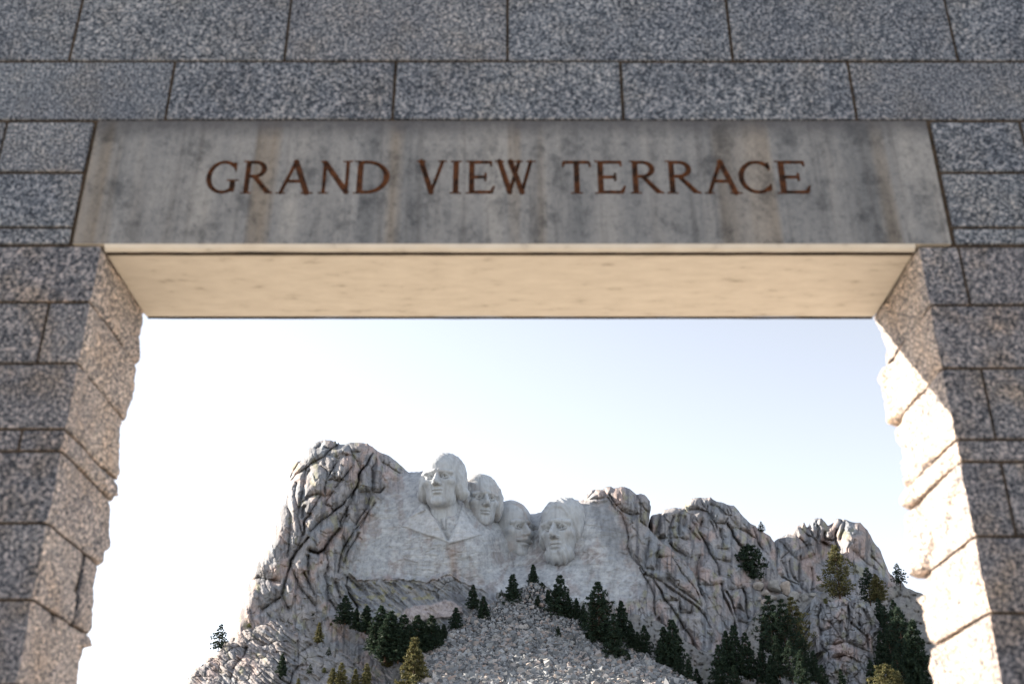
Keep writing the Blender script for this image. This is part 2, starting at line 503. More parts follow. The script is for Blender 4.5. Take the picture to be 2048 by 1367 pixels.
def formation(name, skyline, bottom, ctrl, cracks, colour, step=1.5, R=15.0, H=7.0, bulge=2.6, L=9.0,
              vor=(26.0, 1.0, 0.0, 1.0), fine=0.8, extra=None, natural=None, seed=1, label=None, cat=None, facet=1.9):
    sky_ = roughen(skyline, seed=seed)
    poly = sky_ + bottom
    P = np.array(poly)
    x0, y0 = P.min(0) - 2; x1, y1 = P.max(0) + 2
    xs = np.arange(x0, x1 + step, step); ys = np.arange(y0, y1 + step, step)
    X, Y = np.meshgrid(xs, ys)
    ins = inside(X, Y, poly)
    cell = ins[:-1, :-1] | ins[1:, :-1] | ins[:-1, 1:] | ins[1:, 1:]
    dsk = grid_dist(xs, ys, X, Y, sky_, 46.0)
    near = np.zeros(ins.shape, bool)
    near[:-1, :-1] |= cell; near[1:, :-1] |= cell; near[:-1, 1:] |= cell; near[1:, 1:] |= cell
    near &= ~ins
    _, qx, qy = seg_dist(X[near], Y[near], poly + [poly[0]])
    dq, _, _ = seg_dist(qx, qy, [p for p in sky_])
    X[near] = qx; Y[near] = qy; dsk[near] = dq
    nat = natural(X, Y) if natural else np.ones(X.shape)
    base = tps(ctrl, X, Y)
    # joints
    wx = X + 1.0 * fbm(X / 11, Y / 11, 2, seed + 50); wy = Y + 1.0 * fbm(X / 17, Y / 17, 2, seed + 60)
    dmin = np.full(X.shape, 45.0); groove = np.zeros(X.shape)
    for c in cracks:
        pts, w, dep = c
        d = grid_dist(xs, ys, wx, wy, pts, 45.0)
        dep = dep * (0.62 if w < 2.3 else 1.1); w = max(1.05, w * 0.46 + 0.42)
        # the joint opens and closes along its length
        dep_ = dep * np.clip(0.75 + 0.9 * perlin(X / 26, Y / 26, seed + 80), 0.15, 1.5)
        np.minimum(dmin, d, out=dmin)
        np.maximum(groove, dep_ * np.exp(-(d / w) ** 2), out=groove)
    dd = np.minimum(dmin, dsk * 1.5 + 3)
    pl_ = np.clip(dd / (L * 0.62), 0, 1); pr_ = np.clip(dd / (L * 1.7), 0, 1)
    D = base - bulge * nat * (0.26 * pl_ + 0.62 * (1 - (1 - pr_) ** 2) + 0.12 * (1 - np.exp(-dd / 1.8))) + groove
    # secondary jointing
    vs_, va, ang, stretch = vor
    ca, sa = math.cos(ang), math.sin(ang)
    u = (wx * ca + wy * sa) / (vs_ * stretch); v = (-wx * sa + wy * ca) / vs_
    f1, f2, rv = voronoi(u + 0.35 * fbm(X / 30, Y / 30, 2, seed + 9), v + 0.35 * fbm(X / 30, Y / 30, 2, seed + 19), seed)
    e = f2 - f1
    D = D + nat * va * (np.exp(-(e / 0.045) ** 2) * 2.6 - (1 - np.exp(-e / 0.25)) * 0.9 + (rv - 0.5) * 0.9)
    # block faces: every joint block is tilted its own way
    for fs, fa, sd_ in ((1.15, facet, 5), (2.3, facet * 0.42, 6)):
        g1, g2, rf, ox, oy = voronoi(u * fs + 0.3 * fbm(X / 25, Y / 25, 2, seed + 29), v * fs + 0.3 * fbm(X / 25, Y / 25, 2, seed + 39), seed + sd_, True)
        th = rf * 6.283
        D = D + nat * fa * (ox * np.cos(th) + oy * np.sin(th) * 0.7) * sstep(0.0, 0.12, g2 - g1) + nat * fa * 0.12 * np.exp(-((g2 - g1) / 0.06) ** 2)
    f1b, f2b, rvb = voronoi(u * 2.7 + 3, v * 2.7 + 8, seed + 3)
    D = D + nat * va * 0.40 * (np.exp(-((f2b - f1b) / 0.09) ** 2) + (rvb - 0.5) * 0.8)
    D = D + (0.25 + 0.75 * nat) * (fine * fbm(X / 22, Y / 22, 5, seed + 4, 0.55) + 0.3 * fine * ridged(X / 9, Y / 14, 3, seed + 8))
    if extra is not None:
        D = extra(X, Y, D, nat)
    # the mass rounds over behind its skyline
    t = np.clip(1 - dsk / R, 0, 1)
    D = D + H * (1 - np.sqrt(np.maximum(0, 1 - t ** 2)))
    colv = colour(X, Y, dict(dmin=dmin, nat=nat, cell=rv, cell2=rvb, groove=groove, seed=seed))
    V = at(X, Y, D)
    ny, nx = X.shape
    idx = np.arange(ny * nx).reshape(ny, nx)
    F = np.stack([idx[1:, :-1], idx[1:, 1:], idx[:-1, 1:], idx[:-1, :-1]], -1)[cell]
    used = np.zeros(ny * nx, bool); used[F.ravel()] = True
    remap = np.cumsum(used) - 1
    V = V.reshape(-1, 3)[used]; C = colv.reshape(-1, 3)[used]; F = remap[F]
    # close the back: the outline carried 60 m further back
    E = np.concatenate([F[:, [0, 1]], F[:, [1, 2]], F[:, [2, 3]], F[:, [3, 0]]])
    key = E.min(1).astype(np.int64) * len(V) + E.max(1)
    _, first, cnt = np.unique(key, return_index=True, return_counts=True)
    B = E[first[cnt == 1]]
    vb = np.unique(B); mp = {int(a): i + len(V) for i, a in enumerate(vb)}
    back = V[vb] + np.array([0, 60.0, -4.0])
    Fb = np.array([[mp[int(a)], mp[int(b)], b, a] for a, b in B])
    Fb = Fb[:, ::-1]
    V = np.concatenate([V, back]); C = np.concatenate([C, C[vb]]); F = np.concatenate([F, Fb])
    me = mesh_np(name, V, F, True, C)
    o = link(name, me, M_ROCK)
    if cat: tag(o, label, cat)
    else: tag(o, kind='structure')
    return o, (lambda px, py: None)

def lerp3(a, b, t): return a + (np.array(b) - a) * t[..., None]

def rock_colour(X, Y, k):
    s = k['seed']
    c = np.zeros(X.shape + (3,)) + np.array((0.395, 0.362, 0.345))
    big = fbm(X / 55, Y / 75, 4, s + 70)
    c = lerp3(c, (0.50, 0.375, 0.325), sstep(-0.1, 0.45, big) * 0.85)                 # pink feldspar
    c = lerp3(c, (0.33, 0.34, 0.35), sstep(-0.1, 0.5, fbm(X / 40, Y / 40, 3, s + 71)) * 0.7)   # cool grey
    st = fbm(X / 9, Y / 70, 4, s + 72)
    c = lerp3(c, (0.17, 0.165, 0.17), sstep(0.05, 0.55, st) * 0.75)                # dark water streaks
    lich = fbm(X / 20, Y / 34, 4, s + 73)
    c = lerp3(c, (0.37, 0.345, 0.22), sstep(0.32, 0.75, lich) * 0.6)                # yellow green lichen
    c = c * (0.80 + 0.27 * k['cell'])[..., None]
    return c

# --- hillside under everything (soil and gravel the pines stand in)
def hillY(x, y):
    return 413.0 - (np.asarray(y, float) - 1165) * 0.285 + np.clip(np.asarray(x, float) - 1330, 0, 600) * 0.035

def hill_colour(X, Y, k):
    c = rock_colour(X, Y, k)
    return lerp3(c, (0.27, 0.25, 0.22), np.full(X.shape, 0.75))
hx, hy = np.meshgrid(np.linspace(330, 1960, 9), np.linspace(1120, 1500, 6))
hill_ctrl = [(a, b, float(hillY(a, b)) + (24.0 if a < 760 else 3.0 if a < 1400 else 12.0)) for a, b in zip(hx.ravel(), hy.ravel())]
formation('hillside', [(330, 1470), (420, 1330), (520, 1270), (640, 1225), (700, 1240), (800, 1230), (930, 1205), (1040, 1168), (1100, 1165), (1200, 1195), (1300, 1230), (1400, 1300), (1470, 1310), (1510, 1225), (1560, 1185), (1700, 1185), (1800, 1170), (1960, 1230)],
          [(1960, 1500), (330, 1500)], hill_ctrl, [], hill_colour, step=3.0, R=8, H=2, bulge=0.5, vor=(18, 0.9, 0.5, 1.4), fine=1.6, seed=11, facet=0.6)

# --- main massif with the carved cliff
sky_main = [(430, 1340), (455, 1290), (467, 1260)] + ZL(130, 1365, 200, 1130, 270, 900, 335, 740, 360, 640, 410, 580, 440, 520, 525, 385, 550, 340, 610, 190, 640, 100) \
    + ZB(0, 1090, 70, 1000, 110, 830, 125, 650, 160, 510, 240, 420, 300, 415, 345, 340, 380, 270, 440, 200, 520, 150, 600, 128, 690, 135, 760, 150, 778, 200, 800, 160, 825, 195, 890, 195, 950, 165, 1080, 170, 1200, 180, 1290, 240, 1340, 290, 1450, 330, 1550, 390, 1640, 470, 1720, 545, 1760, 575) \
    + [(838, 943), (850, 938), (925, 940), (940, 962), (985, 975), (1000, 1012), (1015, 1014), (1046, 1020), (1053, 1028), (1065, 1027), (1083, 1024), (1091, 1012), (1100, 1003), (1130, 1000)] \
    + ZR(200, 265, 215, 210, 280, 135, 360, 120, 440, 130, 500, 85, 560, 85, 600, 105, 700, 88, 780, 100, 860, 150, 910, 195, 960, 180, 1020, 200, 1090, 280, 1110, 400, 1090, 500, 1065, 640, 1150, 740, 1250, 840, 1380, 940, 1480, 1040, 1550, 1070, 1700, 1280) \
    + ZD(780, 440, 830, 600, 900, 680, 960, 900, 1080, 1080, 1180, 1250, 1240, 1367) + [(1480, 1340)]
main_ctrl = [(430, 1340, 392), (480, 1230, 397), (520, 1110, 407), (580, 960, 424), (640, 885, 430), (735, 890, 432), (815, 945, 430),
    (560, 1150, 399), (600, 1050, 405), (650, 1000, 409), (700, 930, 418), (620, 1200, 395), (690, 1100, 408), (765, 1000, 419), (725, 985, 421),
    (760, 1060, 414), (830, 1140, 408), (880, 1100, 408), (905, 1150, 408), (850, 1010, 415), (960, 1100, 410), (1000, 1170, 410), (960, 1060, 415),
    (1015, 1118, 425), (1050, 1060, 433), (1070, 1120, 424), (1050, 1150, 415), (885, 960, 421), (885, 1000, 415), (885, 1028, 409), (885, 1060, 408), (965, 1000, 431), (1030, 1040, 438), (1062, 1050, 432), (1068, 1030, 434), (1068, 1085, 428), (1000, 1075, 424),
    (740, 1190, 406), (820, 1190, 407), (900, 1200, 406), (960, 1195, 408), (800, 1260, 400), (900, 1260, 398), (700, 1250, 398), (560, 1240, 395),
    (1120, 1150, 412), (1180, 1100, 412), (1180, 1020, 419), (1176, 1060, 414.5), (1172, 1090, 413), (1130, 1050, 426), (1130, 1128, 418), (1120, 1000, 430), (1092, 1070, 428), (1240, 1100, 413), (1220, 1200, 405), (1250, 985, 424),
    (1300, 1150, 408), (1330, 1090, 418), (1300, 1040, 424), (1370, 1200, 403), (1400, 1280, 397), (1340, 1280, 395), (1460, 1330, 392), (1200, 1300, 398), (1050, 1300, 395), (500, 1400, 380), (900, 1400, 375), (1400, 1400, 380)]
CARVED = [(824, 942), (779, 956), (762, 990), (731, 1045), (718, 1086), (694, 1141), (714, 1158), (793, 1157), (830, 1160), (854, 1163), (875, 1156), (902, 1147), (918, 1160), (933, 1168), (967, 1178), (984, 1192), (1040, 1240),
          (1130, 1240), (1180, 1235), (1230, 1215), (1262, 1200), (1290, 1175), (1284, 1144), (1272, 1121), (1256, 1095), (1257, 1071), (1252, 1050), (1242, 1027), (1228, 1012), (1217, 996), (1168, 1000), (1100, 990), (1050, 1000), (960, 940), (880, 900)]
UNDER = [(640, 1130), (694, 1141), (714, 1158), (793, 1157), (830, 1160), (854, 1163), (865, 1158), (875, 1156), (887, 1150), (902, 1147), (910, 1155), (918, 1160), (933, 1168), (967, 1178), (984, 1192), (1010, 1215)]
LAPEL_L = ZF(330, 590, 120, 835, 330, 915, 565, 990, 500, 880, 450, 790, 390, 690)
LAPEL_R = ZF(715, 600, 660, 780, 600, 930, 575, 1010, 720, 970, 900, 915, 820, 850, 760, 770, 730, 700)
PATCH = ZU(760, 860, 850, 740, 1000, 700, 1150, 700, 1330, 640, 1440, 650, 1560, 720, 1570, 800, 1400, 860, 1200, 870, 1000, 920, 880, 950)

def main_nat(X, Y):
    s = sdf_poly(X + 3 * fbm(X / 14, Y / 14, 2, 77), Y + 3 * fbm(X / 14, Y / 14, 2, 78), CARVED)
    return sstep(-10, 6, s)

def poly_relief(X, Y, poly, h, soft=1.6):
    return h * sstep(soft, -soft, sdf_poly(X, Y, poly))

def main_extra(X, Y, D, nat):
    ux = np.array([p[0] for p in UNDER]); uy = np.array([p[1] for p in UNDER])
    uj = np.interp(X, ux, uy) + 2.5 * fbm(X / 10, Y * 0 + 3.3, 3, 5)
    below = Y - uj
    win = sstep(688, 705, X) * sstep(990, 960, X)
    D = D + win * 2.6 * sstep(-1, 3, below) * sstep(75, 20, below)
    # folded schist below the overhang, dipping to the right
    sa, ca = math.sin(0.72), math.cos(0.72)
    v = -X * sa + Y * ca
    bands = ridged(v / 9 + 0.5 * fbm(X / 40, Y / 40, 2, 91), (X * ca + Y * sa) / 90, 3, 90)
    low = sstep(-2, 6, below) * sstep(660, 700, X) * sstep(1010, 970, X) * sstep(1300, 1240, Y)
    D = D - low * 0.9 * bands
    # flowing ribs on the lower buttress
    v2 = X * 0.86 - Y * 0.36 + 8 * fbm(X / 60, Y / 60, 2, 93)
    rib = sstep(1085, 1130, Y) * sstep(715, 670, X) * nat
    D = D - rib * 0.9 * ridged(v2 / 20, Y / 150, 2, 94)
    # diagonal slabs on the right shoulder
    v3 = X * 0.80 - Y * 0.60
    slab = sstep(1262, 1290, X - 0.25 * (Y - 1100)) * sstep(1060, 1110, Y)
    D = D - slab * 1.0 * ridged(v3 / 24 + 0.4 * fbm(X / 50, Y / 50, 2, 95), (X * 0.6 + Y * 0.8) / 140, 2, 96)
    # dressed relief: lapels, scarf, coat folds, quarry benches
    D = D - poly_relief(X, Y, LAPEL_L, 0.9, 2.2) - poly_relief(X, Y, LAPEL_R, 1.0, 2.2)
    D = D - poly_relief(X, Y, PATCH, 2.2, 3.0)
    dl = line_dist(X, Y, ZF(390, 640, 480, 780, 560, 960)); D = D + 1.2 * np.exp(-(dl / 3.0) ** 2)
    dl = line_dist(X, Y, ZF(545, 770, 545, 880)); D = D + 0.9 * np.exp(-(dl / 1.4) ** 2)
    for q, w, h in ((ZF(180, 750, 330, 680), 2.2, -0.9), (ZF(560, 1040, 640, 1365), 5.0, 0.8), (ZF(330, 1100, 420, 1060), 1.5, .4),
                    (ZF(1160, 1100, 1200, 1230), 3.0, 1.3), (ZF(1330, 890, 1530, 850), 2.0, 1.0), (ZF(1400, 900, 1390, 1080), 1.6, 1.2), (ZF(1300, 1000, 1310, 1100), 2.0, 1.0),
                    (ZF(1200, 1240, 1400, 1200, 1530, 1180), 3.0, 1.2), (ZF(1640, 1120, 1660, 1180, 1640, 1250), 1.6, 0.9)):
        dl = line_dist(X, Y, q); D = D + h * np.exp(-(dl / w) ** 2)
    car = 1 - nat
    D = D + car * (0.35 * fbm(X / 30, Y / 12, 4, 97) + 0.16 * ridged(X / 40, Y / 5.0, 2, 98) + 0.5 * fbm(X / 70, Y / 70, 2, 99))
    f1, f2, rv = voronoi(X / 34 + Y / 90, Y / 22, 23)
    D = D + car * 0.55 * (rv - 0.5)
    return D

def main_colour(X, Y, k):
    c = rock_colour(X, Y, k)
    car = 0.9 * sstep(14, -20, sdf_poly(X, Y, CARVED) + 9 * fbm(X / 22, Y / 22, 3, 79))
    cc = np.zeros(X.shape + (3,)) + np.array((0.49, 0.49, 0.49))
    cc = lerp3(cc, (0.41, 0.365, 0.345), sstep(-0.05, 0.5, fbm(X / 30, Y / 60, 4, 41)) * 0.85)
    cc = lerp3(cc, (0.66, 0.65, 0.635), sstep(0.15, 0.6, fbm(X / 26, Y / 14, 4, 42)) * 0.7)
    # diagonal paler drilling runs
    dr = ridged((X + 1.1 * Y) / 26, (X - Y) / 70, 3, 43)
    cc = lerp3(cc, (0.66, 0.65, 0.64), sstep(0.9, 1.6, dr) * 0.5)
    lap = np.minimum(sdf_poly(X, Y, LAPEL_L), sdf_poly(X, Y, LAPEL_R))
    cc = lerp3(cc, (0.66, 0.655, 0.65), sstep(2, -2, lap) * 0.75)
    # rust run below the scarf and a shadow painted as dark colour on the right cliff
    dl = line_dist(X, Y, ZF(600, 1080, 640, 1365))
    cc = lerp3(cc, (0.48, 0.37, 0.31), np.exp(-(dl / 9) ** 2) * 0.6)
    shadow_patch = sstep(1168, 1190, X - 0.35 * (Y - 1010)) * sstep(1150, 1080, Y)
    cc = lerp3(cc, (0.27, 0.275, 0.285), shadow_patch * (0.75 + 0.3 * fbm(X / 12, Y / 60, 3, 44)).clip(0, 1))
    c = lerp3(c, cc[..., 0:3], car) if False else c + (cc - c) * car[..., None]
    # schist below the overhang
    ux = np.array([p[0] for p in UNDER]); uy = np.array([p[1] for p in UNDER])
    below = Y - np.interp(X, ux, uy)
    low = sstep(0, 8, below) * sstep(670, 700, X) * sstep(1010, 970, X) * sstep(1270, 1235, Y)
    sa, ca = math.sin(0.72), math.cos(0.72)
    b = fbm((-X * sa + Y * ca) / 7, (X * ca + Y * sa) / 60, 4, 45)
    sc = np.zeros(X.shape + (3,)) + np.array((0.31, 0.31, 0.315))
    sc = lerp3(sc, (0.40, 0.37, 0.34), sstep(0.0, 0.6, b))
    sc = lerp3(sc, (0.21, 0.205, 0.21), sstep(0.05, 0.6, -b))
    sc = lerp3(sc, (0.40, 0.36, 0.20), sstep(0.2, 0.6, fbm(X / 18, Y / 12, 3, 46)) * sstep(900, 850, X) * 0.7)
    c = c + (sc - c) * low[..., None]
    p = sstep(3, -3, sdf_poly(X, Y, PATCH) + 2 * fbm(X / 8, Y / 8, 2, 47))
    c = c + (np.array((0.56, 0.46, 0.42)) - c) * (p * 0.85)[..., None]
    return c

main_cracks = [(ZB(*q), w, d) for q, w, d in (
    ((775, 205, 700, 255, 640, 320, 600, 365, 500, 415, 410, 460, 400, 490, 350, 530, 345, 600, 330, 700, 320, 800, 300, 900, 280, 980, 260, 1080, 240, 1200), 1.8, 2.8),
    ((400, 490, 410, 540, 370, 600), 1, 1.2), ((600, 365, 605, 460), 1, .9), ((490, 240, 540, 220, 600, 140), 1, 1), ((610, 230, 680, 250), 1, .8),
    ((950, 210, 990, 340, 860, 355, 800, 400, 740, 490, 680, 600, 640, 680, 610, 790, 620, 850), 1.6, 2.4),
    ((640, 340, 760, 360, 800, 390), 1, 1), ((990, 340, 1060, 440, 1095, 530), 1, 1.2),
    ((1270, 310, 1230, 370, 1190, 470, 1110, 540, 1075, 600, 1075, 700, 1040, 790, 990, 860, 900, 950, 850, 1020, 760, 1080, 720, 1110), 2.6, 5.0),
    ((430, 450, 500, 440, 600, 510, 650, 570, 640, 680), 1.1, 1.3), ((650, 680, 720, 670, 800, 700), 1, 1.2), ((980, 500, 900, 600, 840, 680, 780, 750, 740, 790), 1.3, 2.2),
    ((750, 590, 750, 660), 1, .9), ((980, 300, 1100, 300), 1, .7), ((1310, 390, 1310, 440, 1250, 520, 1260, 640, 1265, 780, 1270, 850), 1.2, 1.4),
    ((1360, 350, 1380, 430, 1480, 480, 1560, 550, 1640, 590, 1760, 575), 1.2, 1.5), ((620, 850, 640, 910, 700, 860), 1, 1), ((720, 850, 640, 950, 625, 1020), 1.3, 1.8),
    ((290, 990, 360, 940, 440, 890, 530, 870, 640, 910), 1.3, 1.8), ((550, 890, 500, 990, 440, 1080, 400, 1170, 340, 1230, 330, 1300, 330, 1367), 1.5, 2.4),
    ((340, 1040, 320, 1120, 310, 1190), 1, 1), ((625, 1020, 700, 1040, 720, 1110, 690, 1150, 560, 1230, 440, 1367), 1.3, 2.0),
    ((1100, 850, 1220, 845, 1230, 900, 1200, 1040, 1160, 1100), 1.3, 1.6), ((1270, 850, 1370, 850, 1420, 790), 1.6, 2.5),
    ((1000, 860, 950, 960, 900, 1130, 820, 1240, 830, 1300), 5.0, 5.0), ((1160, 1100, 1100, 1180, 1010, 1310, 1000, 1367), 1.4, 1.5),
    ((1290, 1000, 1220, 1100, 1150, 1220, 1090, 1340), 1.8, 2.0), ((130, 680, 180, 560, 260, 450, 300, 420), 1.2, 2.0), ((120, 840, 90, 1000, 140, 1150, 150, 1367), 1.2, 1.6),
    ((230, 720, 200, 900, 250, 1080), 1.5, 1.6), ((150, 700, 220, 600, 350, 520), 1.2, 1.4))] \
  + [(ZL(*q), w, d) for q, w, d in (
    ((825, 0, 830, 150, 810, 300, 805, 430, 790, 560), 1.3, 1.8), ((930, 40, 970, 200, 990, 280, 940, 400, 870, 540, 850, 590), 1.6, 2.4), ((1010, 100, 1020, 200, 1000, 270), 2.6, 3.2),
    ((1070, 300, 980, 400, 900, 510, 830, 620, 820, 690, 780, 800, 740, 960, 710, 1080), 3.0, 3.6), ((1240, 70, 1100, 220), 1, 1.4),
    ((1590, 0, 1500, 180, 1400, 280, 1300, 430, 1280, 470, 1200, 520, 1090, 480), 5.0, 5.5), ((1290, 480, 1330, 610, 1350, 640, 1320, 760, 1290, 820), 1.6, 1.8),
    ((1070, 560, 1060, 700, 1070, 800), 1.5, 1.8), ((1850, 30, 1700, 200, 1600, 360, 1530, 480, 1500, 620, 1470, 770), 1.8, 2.4), ((830, 690, 900, 850, 950, 980, 1050, 1100, 1160, 1230), 1.6, 2.0),
    ((1010, 790, 1080, 920, 1150, 1080), 1.6, 2.2), ((710, 1080, 760, 1200, 810, 1270), 1.4, 1.6), ((1290, 820, 1330, 950, 1350, 1150, 1460, 1290), 1.8, 2.2), ((1440, 920, 1480, 1020, 1500, 1120), 2.2, 2.4),
    ((1600, 840, 1580, 960, 1640, 1100, 1750, 1260), 2.5, 3.0), ((1620, 850, 1700, 940, 1780, 1010), 1.4, 1.4), ((1760, 250, 1600, 500, 1560, 640), 1.2, 1.3), ((440, 1290, 560, 1200, 700, 1110), 2.0, 2.0), ((270, 900, 400, 850, 540, 880, 680, 900), 2.0, 1.2))] \
  + [(ZR(*q), w, d) for q, w, d in (
    ((530, 240, 600, 360, 700, 460, 770, 620, 800, 760, 790, 920, 830, 1020, 900, 1100, 960, 1160, 1030, 1260, 1060, 1300), 1.8, 2.2), ((200, 270, 400, 250, 500, 230, 530, 240), 1.2, 1.8),
    ((470, 120, 490, 230), 1.2, 1.6), ((360, 120, 250, 240), 1, 1.2), ((540, 200, 600, 300, 720, 430, 850, 470, 960, 460, 960, 560), 1.6, 2.6), ((910, 200, 970, 320, 960, 460), 1.4, 2.2),
    ((970, 320, 1040, 420, 1090, 440), 1.2, 1.6), ((960, 560, 1050, 640, 1060, 650), 1.4, 1.6), ((1070, 840, 1040, 1000, 1030, 1130), 1, 1.0), ((1210, 890, 1180, 1100, 1190, 1220), 1, 1.2),
    ((1210, 1050, 1380, 1040, 1550, 1070), 1, 1.0), ((1380, 1040, 1480, 1180, 1530, 1280, 1620, 1367), 1.5, 2.2), ((1430, 1070, 1560, 1150, 1640, 1240), 1.3, 1.6),
    ((630, 960, 780, 1020), 1, .8), ((180, 780, 190, 900), 1.2, 1.6), ((190, 800, 340, 830, 470, 950), .9, .5), ((630, 960, 630, 1300), .8, .35))] \
  + [(ZD(*q), w, d) for q, w, d in (
    ((0, 240, 60, 360, 140, 480, 190, 600, 190, 800, 210, 880), 1.8, 2.2), ((60, 320, 170, 370, 300, 420, 420, 520, 530, 600, 680, 700, 790, 780, 870, 880, 940, 1010, 970, 1060), 2.0, 2.8),
    ((180, 380, 280, 540, 330, 660, 420, 760, 500, 880, 560, 980, 620, 1080, 700, 1180, 740, 1300, 760, 1367), 2.4, 3.2), ((400, 400, 500, 500, 620, 580, 780, 700, 830, 760), 1.8, 2.2),
    ((430, 80, 500, 170, 560, 290, 660, 400, 760, 530, 810, 640, 830, 740), 1.8, 2.4), ((520, 600, 540, 700, 550, 850), 1.2, 1.5), ((330, 690, 530, 680), 1.2, 1.2), ((560, 860, 700, 850, 710, 760), 1.2, 1.4),
    ((890, 680, 940, 820, 1000, 940, 1060, 1060, 1120, 1160, 1170, 1290), 2.4, 3.2), ((970, 1100, 980, 1250), 1.2, 1.4), ((220, 270, 230, 100), 1, 1.1), ((80, 50, 80, 250, 220, 270), 1, 1.1), ((260, 930, 330, 1050), 1, 1), ((180, 1100, 330, 1100), 1, 1))]
formation('granite_mountain', sky_main, [(1480, 1440), (430, 1440)], main_ctrl, main_cracks, main_colour, step=1.4, R=18, H=9, bulge=4.6, L=15,
          vor=(30, 0.22, 1.15, 1.7), fine=0.38, extra=main_extra, natural=main_nat, seed=2)

# --- ridge right of the carved cliff
sky_A = [(1290, 1150), (1294, 1085)] + ZA(240, 560, 250, 480, 280, 420, 390, 410, 410, 360, 480, 355, 560, 340, 640, 345, 690, 290, 760, 230, 820, 212, 880, 215, 960, 220, 1000, 205, 1070, 260, 1140, 270, 1210, 300, 1290, 310, 1350, 380, 1420, 460, 1500, 530, 1580, 590, 1680, 650, 1750, 700, 1800, 780, 1850, 920) + [(1566, 1150), (1572, 1200)]
ctrl_A = [(1300, 1060, 438), (1340, 1020, 446), (1340, 1060, 438), (1380, 1120, 428), (1440, 1160, 420), (1400, 1000, 452), (1440, 1000, 450), (1500, 1050, 452), (1550, 1110, 450), (1410, 1070, 440), (1470, 1080, 442), (1500, 1130, 438), (1400, 1180, 416), (1450, 1230, 410), (1500, 1220, 422), (1560, 1200, 430), (1300, 1150, 430), (1480, 1300, 402), (1380, 1300, 410)]
cr_A = [(ZA(*q), w, d) for q, w, d in (
    ((380, 440, 340, 570, 310, 660), 1.6, 2.2), ((540, 460, 500, 560, 480, 690, 480, 760), 1.4, 2), ((600, 450, 605, 600, 615, 710), 1.3, 1.8), ((690, 450, 665, 570), 1.2, 1.6), ((360, 720, 470, 720, 620, 715, 700, 740), 1.2, 1.5),
    ((500, 790, 560, 860, 690, 940), 3.0, 2.6), ((740, 600, 800, 680, 870, 740), 1.5, 1.8), ((690, 370, 750, 440, 790, 540, 850, 630), 1.6, 2.2), ((890, 520, 850, 630, 920, 740, 1000, 900, 1090, 1050, 1110, 1170), 2.4, 3.2),
    ((740, 370, 830, 360, 960, 390, 1010, 450, 1060, 530, 1080, 600), 2.2, 3.0), ((960, 290, 970, 390), 1.5, 2), ((880, 220, 900, 300, 960, 370), 1.2, 1.5), ((1080, 540, 1180, 540, 1230, 450, 1210, 370), 2.0, 2), ((1010, 510, 1060, 640, 1080, 720), 1.4, 1.6),
    ((1120, 630, 1150, 740, 1160, 820), 1.2, 1.4), ((1210, 540, 1260, 620, 1290, 700, 1360, 800, 1420, 850), 3.0, 3.6), ((1250, 600, 1330, 590, 1440, 640, 1560, 720), 1.4, 1.8), ((1340, 580, 1230, 440), 1.2, 1.2), ((1530, 590, 1570, 690, 1580, 760, 1640, 850), 1.8, 2.4),
    ((1690, 720, 1740, 830, 1750, 900), 1.4, 1.6), ((1090, 850, 1200, 860), 1, 1), ((860, 960, 830, 1080, 830, 1180), 1.4, 1.6), ((1040, 980, 1240, 1010), 1.2, 1.2), ((1000, 300, 1100, 330, 1200, 430), 1.2, 1.4), ((1210, 310, 1260, 390, 1240, 460), 1.2, 1.4))] \
  + [(ZD(*q), w, d) for q, w, d in (((1110, 460, 1150, 640, 1230, 800, 1290, 960, 1310, 1060), 3.5, 4), ((1180, 560, 1260, 700, 1290, 830, 1330, 950), 2.5, 3), ((1410, 530, 1450, 660, 1450, 850, 1480, 930), 2.6, 3.5),
    ((1270, 790, 1350, 790, 1440, 850), 1.3, 1.6), ((1330, 970, 1450, 990, 1500, 1030), 1.3, 1.6), ((1210, 540, 1390, 520), 1.3, 1.6), ((770, 330, 790, 480, 830, 640), 1.2, 1.4), ((800, 470, 960, 480, 1100, 460), 1.0, .8))]
formation('granite_ridge', sky_A, [(1580, 1380), (1380, 1380), (1300, 1250)], ctrl_A, cr_A, rock_colour, step=1.5, R=14, H=8, bulge=4.8, L=14, vor=(27, 0.26, 1.25, 1.9), fine=0.42, seed=31)

# --- far right ridge
sky_B = [(1536, 1180), (1544, 1110)] + ZE(120, 440, 180, 405, 250, 370, 320, 330, 390, 260, 450, 230, 490, 205, 520, 270, 545, 270, 570, 200, 640, 155, 700, 160, 750, 210, 785, 260, 850, 210, 905, 160, 960, 180, 1010, 175, 1080, 205, 1180, 210, 1250, 280, 1310, 370, 1360, 470, 1420, 530, 1470, 640, 1490, 720, 1550, 840, 1590, 890, 1680, 930, 1750, 1010, 1780, 1080) + [(1850, 1230), (1890, 1300), (1930, 1400)]
ctrl_B = [(1560, 1080, 462), (1620, 1050, 466), (1690, 1040, 462), (1760, 1110, 460), (1830, 1220, 452), (1580, 1110, 452), (1580, 1150, 442), (1620, 1120, 456), (1610, 1170, 440), (1650, 1130, 462), (1655, 1090, 466), (1700, 1080, 452), (1700, 1130, 446), (1740, 1180, 436), (1640, 1200, 432), (1560, 1200, 430), (1780, 1260, 430), (1700, 1260, 424), (1860, 1340, 424), (1600, 1260, 420), (1750, 1400, 405), (1560, 1380, 405), (1900, 1400, 412)]
